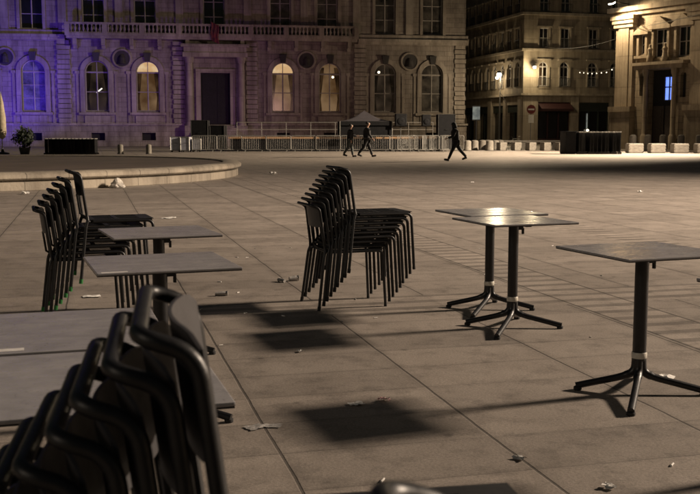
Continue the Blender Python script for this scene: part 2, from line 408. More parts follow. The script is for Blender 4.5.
# ------------------------------------------------------------------ walls with openings
def wall(mb, f, s0, s1, z0, z1, ops, depth=.35, n=14):
    """facade skin from s0..s1 with reveals; ops = (centre, half width, bottom, top of straight jambs, arched)"""
    cur = s0
    Q = lambda a, b, c, d: mb.poly([f(*a), f(*b), f(*c), f(*d)])
    for sc, hw, zb, zt, arch in sorted(ops):
        a, b = sc - hw, sc + hw
        Q((cur, 0, z0), (a, 0, z0), (a, 0, z1), (cur, 0, z1))
        if zb > z0 + .001: Q((a, 0, z0), (b, 0, z0), (b, 0, zb), (a, 0, zb))
        top = [(a, zt)]
        if arch: top = [(sc - hw * math.cos(math.pi * i / n), zt + hw * math.sin(math.pi * i / n)) for i in range(n + 1)]
        else: top = [(a, zt), (b, zt)]
        for p, q in zip(top, top[1:]): Q((p[0], 0, p[1]), (q[0], 0, q[1]), (q[0], 0, z1), (p[0], 0, z1))
        per = [(a, zb)] + top + [(b, zb)]
        for p, q in zip(per, per[1:] + per[:1]): Q((p[0], 0, p[1]), (q[0], 0, q[1]), (q[0], depth, q[1]), (p[0], depth, p[1]))
        cur = b
    Q((cur, 0, z0), (s1, 0, z0), (s1, 0, z1), (cur, 0, z1))

def window(parent, f, sc, hw, zb, zt, arch, d=.3, fm='frame', pm='glass', fan=None, bars=2, rows=1, lit=False, lamps=()):
    """frame with mullions, glazing below and in the head; returns the frame"""
    fr = MB(); t = .09
    def bar(p, q, w=t, dd=.07):
        P, Q = Vector(f(p[0], d, p[1])), Vector(f(q[0], d, q[1]))
        fr.tube([P, Q], w * .6, 4)
    bar((sc - hw + .04, zb), (sc - hw + .04, zt)); bar((sc + hw - .04, zb), (sc + hw - .04, zt)); bar((sc - hw, zb + .05), (sc + hw, zb + .05))
    bar((sc - hw, zt), (sc + hw, zt), .12)
    for i in range(1, bars): x = sc - hw + 2 * hw * i / bars; bar((x, zb), (x, zt), .10 if bars == 2 else .07)
    for j in range(1, rows + 1): z = zb + (zt - zb) * j / (rows + 1); bar((sc - hw, z), (sc + hw, z), .06)
    k = 14
    if arch:
        arc = [(sc - (hw - .04) * math.cos(math.pi * i / k), zt + (hw - .04) * math.sin(math.pi * i / k)) for i in range(k + 1)]
        for p, q in zip(arc, arc[1:]): bar(p, q)
        bar((sc, zt), (sc, zt + hw), .06)
    fo = fr.build('window', M[fm], parent)
    dp = d + .03
    p = MB(); p.poly([f(sc - hw, dp, zb), f(sc + hw, dp, zb), f(sc + hw, dp, zt), f(sc - hw, dp, zt)])
    p.build('pane', M['clear'] if lit else M[pm], fo)
    if arch:
        p = MB(); p.poly([f(sc + hw * math.cos(math.pi * i / k), dp, zt + hw * math.sin(math.pi * i / k)) for i in range(k + 1)])
        p.build('fanlight', M[fan or ('clear' if lit else pm)], fo)
    if lit:
        rm = M[lit if isinstance(lit, str) else 'room']
        p = MB(); p.poly([f(sc - hw * 1.6, dp + 1.5, zb - .6), f(sc + hw * 1.6, dp + 1.5, zb - .6), f(sc + hw * 1.6, dp + 1.5, zt + hw + .4), f(sc - hw * 1.6, dp + 1.5, zt + hw + .4)])
        p.build('room_wall', rm, fo)
        for sg in (-1, 1):
            p = MB(); m_ = 16
            for q in range(m_):
                for (za, wa), (zc, wc) in (((zb, .42), (zb + (zt - zb) * .35, .30)), ((zb + (zt - zb) * .35, .30), (zt + hw * .6, .62))):
                    X = lambda t, w_: sc + sg * hw * (1.06 - w_ * t)
                    D = lambda t: dp + .3 + .05 * math.sin(t * 19)
                    t0, t1 = q / m_, (q + 1) / m_
                    p.poly([f(X(t0, wa), D(t0), za), f(X(t1, wa), D(t1), za), f(X(t1, wc), D(t1), zc), f(X(t0, wc), D(t0), zc)])
            p.build('drape', M['drape_dim' if isinstance(lit, str) else 'drape'], fo, smooth=True)
        for (ls, lz, lr) in lamps:
            p = MB(); p.lathe([(0.001, -lr), (lr * .8, -lr * .5), (lr, 0), (lr * .7, lr * .6), (.001, lr)], 12, f(ls, dp + .25, lz)); p.build('ceiling_lamp', M['bulb'], fo, smooth=True)
    return fo

def arch_ring(mb, f, sc, zt, r0, r1, proud, n=18):
    for i in range(n):
        a, b = math.pi * i / n, math.pi * (i + 1) / n
        P = lambda r, t, d: f(sc + r * math.cos(t), d, zt + r * math.sin(t))
        mb.poly([P(r0, a, -proud), P(r1, a, -proud), P(r1, b, -proud), P(r0, b, -proud)])
        mb.poly([P(r1, a, -proud), P(r1, a, 0), P(r1, b, 0), P(r1, b, -proud)])
        mb.poly([P(r0, a, -proud), P(r0, a, .05), P(r0, b, .05), P(r0, b, -proud)])

# ------------------------------------------------------------------ city hall
hall = thing('city_hall', 'long stone city hall with arched windows and central balcony, lit purple at its left end', 'building', (-12.5, 94, 0), R(9))
F = lambda s, d, z: (s, d, z)
ARW = [-20.9, -16.3, -10.72, -6.16, 6.29, 10.74, 16.04, 20.64]
HW = 1.05
ops = [(s, HW, 3.2, 6.75, True) for s in ARW] + [(0, 1.35, 1.9, 6.75, False)]
w = MB(); wall(w, F, -23.9, 23.9, 2.0, 9.9, ops, .4)
bas = [(s, .62, .55, 1.25, False) for s in ARW]
wall(w, lambda s, d, z: (s, d - .18, z), -24.05, 24.05, 0, 2.0, [b for b in bas], .5)
w.poly([(-24.05, -.18, 2.0), (24.05, -.18, 2.0), (24.05, .1, 2.0), (-24.05, .1, 2.0)])
UPW = [-20.9, -16.3, -10.9, -6.3, -.05, 6.1, 10.5, 16.04, 20.64]
wall(w, F, -23.9, 23.9, 9.9, 17.2, [(s, .98, 10.55, 14.6, False) for s in UPW], .45)
w.poly([(23.9, 0, 0), (23.9, 60, 0), (23.9, 60, 17.2), (23.9, 0, 17.2)]); w.poly([(-23.9, 0, 0), (-23.9, 60, 0), (-23.9, 60, 17.2), (-23.9, 0, 17.2)])
w.poly([(24.05, -.18, 0), (24.05, .3, 0), (24.05, .3, 2), (24.05, -.18, 2)])
w.build('wall', M['stone'], hall)
v = MB()
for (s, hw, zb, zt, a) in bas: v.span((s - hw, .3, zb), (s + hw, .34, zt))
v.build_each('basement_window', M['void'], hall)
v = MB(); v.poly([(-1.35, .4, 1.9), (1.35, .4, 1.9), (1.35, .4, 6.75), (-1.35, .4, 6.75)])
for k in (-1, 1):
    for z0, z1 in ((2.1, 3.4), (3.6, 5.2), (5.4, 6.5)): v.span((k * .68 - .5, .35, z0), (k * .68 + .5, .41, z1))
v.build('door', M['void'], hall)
lit = {-6.16: 'A', 6.29: 'B', 10.74: 'C', 16.04: 'D'}
for s in ARW:
    k = lit.get(s)
    if k == 'A': window(hall, F, s, HW, 3.2, 6.75, True, fan='fan_lit', lit=True)
    elif k == 'B': window(hall, F, s, HW, 3.2, 6.75, True, fan='fan_lit', lit=True)
    elif k == 'C': window(hall, F, s, HW, 3.2, 6.75, True, fan='clear', lit=True, lamps=[(s + .35, 6.5, .12)])
    elif k == 'D': window(hall, F, s, HW, 3.2, 6.75, True, fan='clear', lit='room_dim', lamps=[(s - .5, 7.0, .13)])
    elif s == -10.72: window(hall, F, s, HW, 3.2, 6.75, True, lit='room_dim')
    elif s == -16.3: window(hall, F, s, HW, 3.2, 6.75, True, pm='glass_blue', rows=2)
    else: window(hall, F, s, HW, 3.2, 6.75, True, pm='glass_pale')
for s in UPW: window(hall, F, s, .98, 10.55, 14.6, False, d=.38, rows=2, pm='glass_pale' if s > 1 else 'glass')
# glowing tube put in as a strip light's reflection in the second window
p = MB(); p.tube([(-10.8, .36, 4.9), (-10.3, .36, 5.3)], .055, 8); p.build('strip_reflection', M['tube_white'], hall)
# mouldings round each arched window
for s in ARW:
    a = MB(); arch_ring(a, F, s, 6.75, HW, HW + .42, .16)
    for k in (-1, 1): a.span((s + k * HW, -.16, 3.1), (s + k * (HW + .42), .02, 6.75))
    a.build('arch_moulding', M['stone_trim'], hall)
    a = MB(); a.span((s - HW - .6, -.28, 2.88), (s + HW + .6, .05, 3.1)); a.span((s - HW - .1, -.1, 2.12), (s + HW + .1, .02, 2.8)); a.build('sill', M['stone_trim'], hall)
    a = MB(); a.poly([(s - .22, -.3, 7.72), (s + .22, -.3, 7.72), (s + .34, -.36, 8.5), (s - .34, -.36, 8.5)])
    a.poly([(s - .34, -.36, 8.5), (s + .34, -.36, 8.5), (s + .34, .0, 8.5), (s - .34, .0, 8.5)])
    for k in (-1, 1): a.poly([(s + k * .22, -.3, 7.72), (s + k * .34, -.36, 8.5), (s + k * .34, 0, 8.5), (s + k * .22, 0, 7.72)])
    a.build('keystone', M['stone_dark'], hall)
    a = MB()
    for k in (-1, 1): a.span((s + k * 1.72 - .11, -.09, 2.1), (s + k * 1.72 + .11, .02, 6.6)); a.span((s + k * 1.72 - .2, -.14, 6.6), (s + k * 1.72 + .2, .02, 6.85))
    a.build_each('pilaster_strip', M['stone_trim'], hall)
for s in (-18.7, -8.44, 8.5, 18.4):
    a = MB(); n = 24
    ctr = [(s + .74 * math.cos(2 * math.pi * i / n), 8.0 + .74 * math.sin(2 * math.pi * i / n)) for i in range(n)]
    a.poly([(x, -.10, z) for x, z in ctr]); a.lathe([(.001, .2), (.15, .3), (.28, .05), (.3, -.2), (.38, -.5), (.001, -.5)], 10, (s, -.12, 8.0))
    mo = a.build('medallion', M['stone_dark'], hall)
    a = MB(); a.tube([(s + .8 * math.cos(2 * math.pi * i / n), -.08, 8.0 + .8 * math.sin(2 * math.pi * i / n)) for i in range(n)], .11, 6, closed=True); a.build('medallion_ring', M['stone_trim'], mo, smooth=True)
# rusticated pilasters
for s, wd in ((-23.4, 1.0), (-13.6, 1.1), (-3.35, 1.0), (3.35, 1.0), (13.6, 1.1), (23.35, 1.0)):
    a = MB(); z = 2.15; k = 0
    while z < 9.5:
        ww = wd + (.14 if k % 2 else 0); a.box((s, -.08, z + .2), (ww, .26, .385), bevel=.03); z += .44; k += 1
    a.build('rusticated_pilaster', M['stone_trim'], hall)
for s in UPW[:-1]:
    m_ = (s + UPW[UPW.index(s) + 1]) / 2
    a = MB(); a.span((m_ - .35, -.2, 10.5), (m_ + .35, .02, 16.4)); a.span((m_ - .48, -.26, 16.4), (m_ + .48, .02, 17.0)); a.build_each('upper_pilaster', M['stone_trim'], hall)
for s in UPW:
    a = MB()
    for k in (-1, 1): a.span((s + k * .98, -.12, 10.5), (s + k * 1.25, .02, 14.6))
    a.span((s - 1.25, -.13, 14.6), (s + 1.25, .02, 14.9)); a.span((s - 1.45, -.3, 14.9), (s + 1.45, .02, 15.1)); a.build_each('window_surround', M['stone_trim'], hall)
# courses
a = MB()
a.span((-24.15, -.34, 1.94), (-2.95, .02, 2.12)); a.span((2.95, -.34, 1.94), (24.15, .02, 2.12)); a.build_each('plinth_course', M['stone_trim'], hall)
a = MB()
for x0, x1 in ((-24.1, -13.4), (13.4, 24.1)):
    a.span((x0, -.3, 9.55), (x1, .02, 9.8)); a.span((x0, -.46, 9.8), (x1, .02, 10.05)); a.span((x0, -.2, 10.05), (x1, .02, 10.45))
a.build_each('string_course', M['stone_trim'], hall)
a = MB(); a.span((-24.3, -.5, 17.2), (24.3, .3, 17.5)); a.span((-24.6, -.85, 17.5), (24.6, .3, 17.8)); a.build('cornice', M['stone_trim'], hall)
a = MB(); a.poly([(-24, 0, 17.8), (24, 0, 17.8), (20, 6, 23), (-20, 6, 23)]); a.poly([(24, 0, 17.8), (24, 60, 17.8), (20, 54, 23), (20, 6, 23)]); a.poly([(-24, 0, 17.8), (-24, 60, 17.8), (-20, 54, 23), (-20, 6, 23)]); a.build('roof', M['slate'], hall)
# balcony over the middle
bal = MB(); bal.span((-13.3, -1.15, 9.92), (13.3, .05, 10.16)); bal.span((-13.2, -1.0, 9.7), (13.2, .05, 9.92)); bo = bal.build('balcony', M['stone_trim'], hall)
a = MB()
for i in range(11):
    s = -12.5 + 2.5 * i
    if abs(s) < .5: continue
    a.span((s - .18, -.85, 9.1), (s + .18, .02, 9.7)); a.span((s - .18, -.4, 8.8), (s + .18, .02, 9.1))
a.build_each('bracket', M['stone_trim'], bo)
a = MB()
x = -13.1
while x < 13.15:
    a.lathe([(.09, 0), (.09, .06), (.05, .12), (.11, .3), (.045, .55), (.09, .66), (.09, .7)], 6, (x, -1.02, 10.22)); x += .36
b_ = a.build('balusters', M['stone_trim'], bo, smooth=True); b_['kind'] = 'stuff'
a = MB(); a.span((-13.3, -1.14, 10.92), (13.3, -.88, 11.1)); a.span((-13.3, -1.1, 10.16), (13.3, -.94, 10.24))
for i in range(9): s = -13.1 + 3.275 * i; a.span((s - .22, -1.16, 10.16), (s + .22, -.86, 10.95))
a.build('balcony_rail', M['stone_trim'], bo)
# door surround
for k in (-1, 1):
    a = MB(); c = (k * 2.37, -.62, 0)
    a.lathe([(.44, 1.9), (.44, 2.05), (.36, 2.15), (.36, 2.25), (.33, 2.3), (.335, 4.0), (.29, 7.6), (.34, 7.65), (.34, 7.75), (.42, 7.95), (.46, 8.15)], 18, c); a.build('column', M['stone_trim'], hall, smooth=True)
    a = MB(); a.span((k * 2.37 - .5, -1.15, 0), (k * 2.37 + .5, -.18, 1.9)); a.build('column_pedestal', M['stone'], hall)
a = MB(); a.span((-2.95, -1.1, 8.15), (2.95, .02, 8.55)); a.span((-2.85, -.98, 8.55), (2.85, .02, 9.05)); a.span((-3.1, -1.25, 9.05), (3.1, .02, 9.3)); a.build('entablature', M['stone_trim'], hall)
a = MB(); a.span((-1.8, -.2, 1.9), (-1.35, .02, 7.1)); a.span((1.35, -.2, 1.9), (1.8, .02, 7.1)); a.span((-1.8, -.22, 6.78), (1.8, .02, 7.12)); a.build('door_surround', M['stone_trim'], hall)
a = MB()
for i in range(11): a.span((-1.85, -.55 - .32 * (11 - i), 0), (1.85, -.18, .172 * (i + 1)))
a.build('steps', M['stone'], hall)
# flag hanging from the balcony rail
a = MB(); n = 7
for i in range(n):
    for j in range(6):
        P = lambda i, j: (-.35 + .1 * i + .05 * math.sin(j * 1.3), -1.24 - .07 * math.sin(i * 2.1 + j * .4), 11.3 - .28 * j - .05 * i)
        a.poly([P(i, j), P(i + 1, j), P(i + 1, j + 1), P(i, j + 1)])
fl = thing('flag', 'dark red flag drooping over the rail of the city hall balcony', 'flag', (-12.5, 94, 0), R(9))
a.build('cloth', M['flag'], fl, smooth=True)
a = MB(); a.tube([(-.4, -1.0, 10.6), (-.35, -1.26, 11.6)], .025, 6); a.build('pole', M['iron'], fl)

# ------------------------------------------------------------------ corner building
cb = thing('corner_building', 'tall stuccoed corner building with ground-floor shops, between city hall and palace', 'building', (18.126, 106, 0), AL)
FF = lambda s, d, z: (s, d, z)
FL = lambda s, d, z: (d, s, z)          # side street front
fx = [2.28, 4.7, 7.97, 10.6, 13.3, 16.0]
lx = [1.5, 3.6, 5.7, 7.8, 9.9, 12.1, 14.3, 16.5, 18.7, 20.9]
w = MB()
for f_, xs, end in ((FF, fx, 18.0), (FL, lx, 40.0)):
    wall(w, f_, .0, end, 5.15, 9.85, [(s, .52, 6.1, 8.15, True) for s in xs], .3)
    wall(w, f_, .0, end, 9.85, 13.55, [(s, .52, 10.1, 12.15, False) for s in xs], .3)
    wall(w, f_, .0, end, 13.55, 17.0, [(s, .52, 13.8, 15.8, False) for s in xs], .3)
    wall(w, f_, .0, end, 17.0, 20.0, [(s, .5, 17.3, 19.0, False) for s in xs], .3)
shops = [(3.6, 1.85, 0.1, 4.45, False), (8.3, 1.75, 0.1, 4.45, False), (13.0, 1.8, .1, 4.45, False)]
wall(w, FF, 0, 18, 0, 5.15, shops, .5)
lshops = [(2.6, 1.5, .1, 4.2, False), (6.6, 1.6, .1, 4.2, False), (11, 1.6, .1, 4.2, False), (15.4, 1.6, .1, 4.2, False)]
wall(w, FL, 0, 40, 0, 5.15, lshops, .5)
w.build('wall', M['stucco'], cb)
for f_, xs in ((FF, fx), (FL, lx)):
    for s in xs:
        if f_ is FF and s == fx[0]:
            window(cb, f_, s, .52, 6.1, 8.15, True, d=.2, lit=True, bars=2, rows=1)
        else: window(cb, f_, s, .52, 6.1, 8.15, True, d=.2, rows=1)
        window(cb, f_, s, .52, 10.1, 12.15, False, d=.2, rows=1)
        window(cb, f_, s, .52, 13.8, 15.8, False, d=.2, rows=1)
        a = MB()
        for z0, z1 in ((6.1, 8.1), (10.1, 12.15), (13.8, 15.8)):
            for k in (-1, 1):
                c = f_(s + k * .62, -.04, (z0 + z1) / 2); a.box(c, (.16, .1, z1 - z0) if f_ is FF else (.1, .16, z1 - z0))
            c = f_(s, -.09, z1 + (.78 if z0 == 6.1 else .12)); a.box(c, (1.6, .2, .16) if f_ is FF else (.2, 1.6, .16))
        a.build_each('window_surround', M['stucco_trim'], cb)
        a = MB()
        for z0 in (6.1, 10.1, 13.8):
            h = .85
            for q in range(11):
                x = s - .62 + 1.24 * q / 10; a.tube([f_(x, -.16, z0 - .05), f_(x, -.16, z0 + h)], .014, 4)
            a.tube([f_(s - .64, -.16, z0 + h), f_(s + .64, -.16, z0 + h)], .025, 4); a.tube([f_(s - .64, -.16, z0), f_(s + .64, -.16, z0)], .02, 4)
        a.build_each('window_railing', M['iron'], cb)
a = MB()
for z, p, h in ((5.15, .35, .22), (9.75, .28, .24), (13.45, .32, .26), (16.95, .25, .2), (20.0, .6, .4)):
    a.span((-p, -p, z), (18, .02, z + h)); a.span((-p, .02, z), (.02, 40, z + h))
a.build('cornice', M['stucco_trim'], cb)
a = MB()
for s0, s1 in ((.0, 1.7), (5.5, 6.4), (10.2, 11.0)): a.span((s0, -.14, 0), (s1, .02, 5.0))
for s0, s1 in ((.1, 1.0), (4.2, 4.9), (8.3, 9.3)): a.span((-.14, s0, 0), (.02, s1, 5.0))
a.build_each('shop_pier', M['stucco_trim'], cb)
for i, (s, hw, zb, zt, _) in enumerate(shops):
    mat = M['maroon'] if i == 0 else M['shop_green']
    a = MB(); a.span((s - hw, .1, 3.5), (s + hw, .3, 4.45)); a.span((s - hw, .2, 0), (s + hw, .32, .62))
    for k in range(4): x = s - hw + 2 * hw * k / 3; a.span((x - .07, .15, .6), (x + .07, .3, 3.55))
    so = a.build('shopfront', mat, cb)
    a = MB(); a.poly([(s - hw, .36, .6), (s + hw, .36, .6), (s + hw, .36, 3.55), (s - hw, .36, 3.55)]); a.build('shop_window', M['glass'], so)
    if i == 0:
        a = MB(); x = s - .2
        for wd in (.16, .2, .12, .2, .18, .1, .2, .16): a.span((x, .06, 3.85), (x + wd, .12, 4.05)); x += wd + .06
        a.build('sign_lettering', M['orange_sign'], so)
        a = MB(); a.poly([(s - hw, .05, 4.4), (s + hw, .05, 4.4), (s + hw, -.9, 3.75), (s - hw, -.9, 3.75)]); a.poly([(s - hw, -.9, 3.75), (s + hw, -.9, 3.75), (s + hw, -.9, 3.5), (s - hw, -.9, 3.5)]); a.build('awning', M['maroon'], so)
    if i == 1:
        a = MB(); a.span((s - .75, .2, .8), (s - .66, .28, 3.3)); a.build('lit_strip', M['panel_lit'], so)
        a = MB(); a.lathe([(.001, -.14), (.14, -.06), (.15, .05), (.001, .14)], 12, (s - .68, .1, 1.5)); a.build('display_lamp', M['bulb'], so, smooth=True)
for (s, hw, zb, zt, _) in lshops:
    a = MB(); a.span((.1, s - hw, 3.4), (.3, s + hw, 4.2)); a.span((.2, s - hw, 0), (.3, s + hw, .5)); a.span((.2, s - .05, .5), (.3, s + .05, 3.4)); so = a.build('shopfront', M['shop_green'], cb)
    a = MB(); a.poly([(.36, s - hw, .5), (.36, s + hw, .5), (.36, s + hw, 3.4), (.36, s - hw, 3.4)]); a.build('shop_window', M['glass'], so)
a = MB(); a.poly([(0, 0, 20.4), (18, 0, 20.4), (18, 5, 24), (5, 5, 24)]); a.poly([(0, 0, 20.4), (0, 40, 20.4), (5, 40, 24), (5, 5, 24)]); a.build('roof', M['slate'], cb)

# building closing the street between city hall and corner building
eb = thing('street_end_building', 'dark building closing the narrow street beside the city hall', 'building', (2, 190, 0), AL)
w = MB(); wall(w, FF, -6, 30, 0, 22, [], .3)
w.build('wall', M['stucco'], eb)
for i in range(8):
    for z in (2, 6, 10, 14): window(eb, FF, -3 + 4 * i, .6, z, z + 2.2, False, d=-.08)

# ------------------------------------------------------------------ palace wall along the right side
pal = thing('palace', 'warmly lit palace front at the right with pilasters, pedimented windows and dark portal', 'building', (21.4, 80, 0), math.atan2(-1.5, 1))
w = MB()
POPS = [(2.12, .24, 4.1, 5.6, True), (4.05, 1.2, .15, 6.0, False), (5.95, .26, 3.9, 5.5, True), (11.0, .9, 1.2, 4.6, True), (15, .9, 1.2, 4.6, True), (19, .9, 1.2, 4.6, True)]
wall(w, F, -.6, 24, 0, 6.55, POPS, .45)
PUP = [(2.12, .30, 7.25, 8.75, False), (3.85, .62, 6.95, 9.05, False), (5.95, .62, 6.9, 9.1, False), (11.0, .8, 7.2, 9.6, False), (15, .8, 7.2, 9.6, False), (19, .8, 7.2, 9.6, False)]
wall(w, F, -.6, 24, 6.55, 14.5, PUP, .35)
w.poly([(-.6, 0, 0), (-.6, 25, 0), (-.6, 25, 14.5), (-.6, 0, 14.5)])
w.build('wall', M['palace'], pal)
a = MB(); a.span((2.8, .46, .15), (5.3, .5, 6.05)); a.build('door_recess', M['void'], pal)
a = MB(); a.poly([(4.05, .40, 3.75), (4.85, .40, 3.75), (4.85, .40, 5.45), (4.05, .40, 5.45)]); bw = a.build('lit_window', M['blue'], pal)
a = MB()
for x in (4.0, 4.45, 4.9): a.span((x - .04, .33, 3.7), (x + .04, .40, 5.5))
for z in (3.7, 4.7, 5.5): a.span((4.0, .34, z - .04), (4.9, .395, z + .04))
a.build('frame', M['iron'], bw)
a = MB(); a.span((2.95, .38, .2), (3.95, .45, 3.3)); a.span((4.1, .38, .2), (5.1, .45, 3.3))
for x in (3.1, 4.25):
    for z in (.5, 1.9): a.span((x, .345, z), (x + .7, .385, z + 1.1))
a.build_each('door', M['wood'], pal)
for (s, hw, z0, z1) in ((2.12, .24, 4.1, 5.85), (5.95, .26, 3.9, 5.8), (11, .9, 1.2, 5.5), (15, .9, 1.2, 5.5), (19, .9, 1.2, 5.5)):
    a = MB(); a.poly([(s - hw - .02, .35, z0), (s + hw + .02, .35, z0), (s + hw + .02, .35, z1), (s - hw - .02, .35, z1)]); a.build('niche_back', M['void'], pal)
for s, hw, z0, z1, _ in PUP:
    window(pal, F, s, hw, z0, z1, False, d=.2, rows=1)
    a = MB()
    for k in (-1, 1): a.span((s + k * hw, -.2, z0 - .1), (s + k * (hw + .2), .02, z1))
    a.span((s - hw - .38, -.38, z1), (s + hw + .38, .02, z1 + .18)); a.span((s - hw - .35, -.3, z0 - .3), (s + hw + .35, .02, z0 - .1))
    zz = z1 + .18; q = hw + .42; dd = -.36
    a.poly([(s - q, dd, zz), (s + q, dd, zz), (s, dd, zz + q * .7)]); a.poly([(s - q, dd, zz), (s, dd, zz + q * .7), (s, .02, zz + q * .7), (s - q, .02, zz)]); a.poly([(s + q, dd, zz), (s, dd, zz + q * .7), (s, .02, zz + q * .7), (s + q, .02, zz)])
    a.build('window_pediment', M['palace_trim'], pal)
for s0, s1 in ((-.35, 1.35), (6.75, 8.2), (21.5, 23.5)):
    a = MB(); a.span((s0, -.3, 3.3), (s1, .02, 9.4)); a.span((s0 + .35, -.42, 3.3), (s1 - .35, -.3, 9.4)); a.build('pilaster', M['palace_trim'], pal)
    a = MB(); a.span((s0 - .15, -.62, 0), (s1 + .15, .02, 2.9)); a.span((s0 - .25, -.75, 2.9), (s1 + .25, .02, 3.3)); a.span((s0 - .25, -.75, 0), (s1 + .25, -.62, .6)); a.build('pedestal', M['palace_trim'], pal)
    a = MB()
    for i, z in enumerate((9.4, 9.7, 10.0)): a.span((s0 - .1 - .1 * i, -.5 - .1 * i, z), (s1 + .1 + .1 * i, .02, z + .3))
    a.build('capital', M['palace_trim'], pal)
for s in (2.72, 5.38):
    a = MB(); a.lathe([(.30, 0), (.30, 1.0), (.24, 1.1), (.2, 1.2), (.2, 3), (.17, 5.5), (.25, 5.7), (.27, 6.05)], 14, (s, -.30, 0)); a.build('column', M['palace_trim'], pal, smooth=True)
a = MB(); a.span((1.75, -.6, 6.06), (6.3, .02, 6.36)); a.span((1.6, -.8, 6.36), (6.5, .02, 6.58)); a.build('entablature', M['palace_trim'], pal)
for s, z in ((3.2, 6.6), (4.6, 6.6)):
    a = MB(); a.lathe([(.22, 0), (.26, .1), (.2, .45), (.15, .7), (.2, .95), (.09, 1.1), (.10, 1.2), (.08, 1.3), (.001, 1.35)], 12, (s, -.5, z)); a.build('statue', M['palace_trim'], pal, smooth=True)
a = MB(); a.span((-.8, -.35, 10.3), (24, .02, 10.6)); a.span((-1.0, -.7, 10.6), (24, .02, 10.95)); a.span((-.8, -.3, 14.2), (24, .02, 14.5)); a.build_each('cornice', M['palace_trim'], pal)
a = MB(); a.poly([(-.6, 0, 14.5), (24, 0, 14.5), (24, 12, 17), (-.6, 12, 17)]); a.build('roof', M['slate'], pal)
fl_ = MB(); fl_.box((.6, -2.05, 11.35), (.5, .32, .36), rx=R(30)); fl_.tube([(.6, 0, 11.2), (.6, -1.95, 11.3)], .04, 6)
fo = fl_.build('floodlight', M['iron'], pal)
a = MB(); a.box((.6, -1.95, 11.15), (.46, .28, .08), rx=R(30)); a.build('lamp', M['bulb_white'], fo)

# ------------------------------------------------------------------ fountain basin
fb = thing('fountain_basin', 'low round stone basin of a drained fountain at the left of the square', 'fountain', (-12.77, 30, 0))
a = MB(); a.lathe([(9.36, 0), (9.36, .2), (9.30, .215), (9.30, .235), (9.42, .25), (9.46, .29), (9.46, .36), (9.40, .41), (8.95, .425), (8.9, .41), (8.9, .36)], 128, caps=False); a.build('rim', M['rim'], fb, smooth=True)
a = MB(); a.lathe([(8.9, .385), (7, .38), (5.0, .37), (2.5, .385), (.01, .385)], 96, caps=False); a.build('basin_floor', M['basin_floor'], fb, smooth=True)

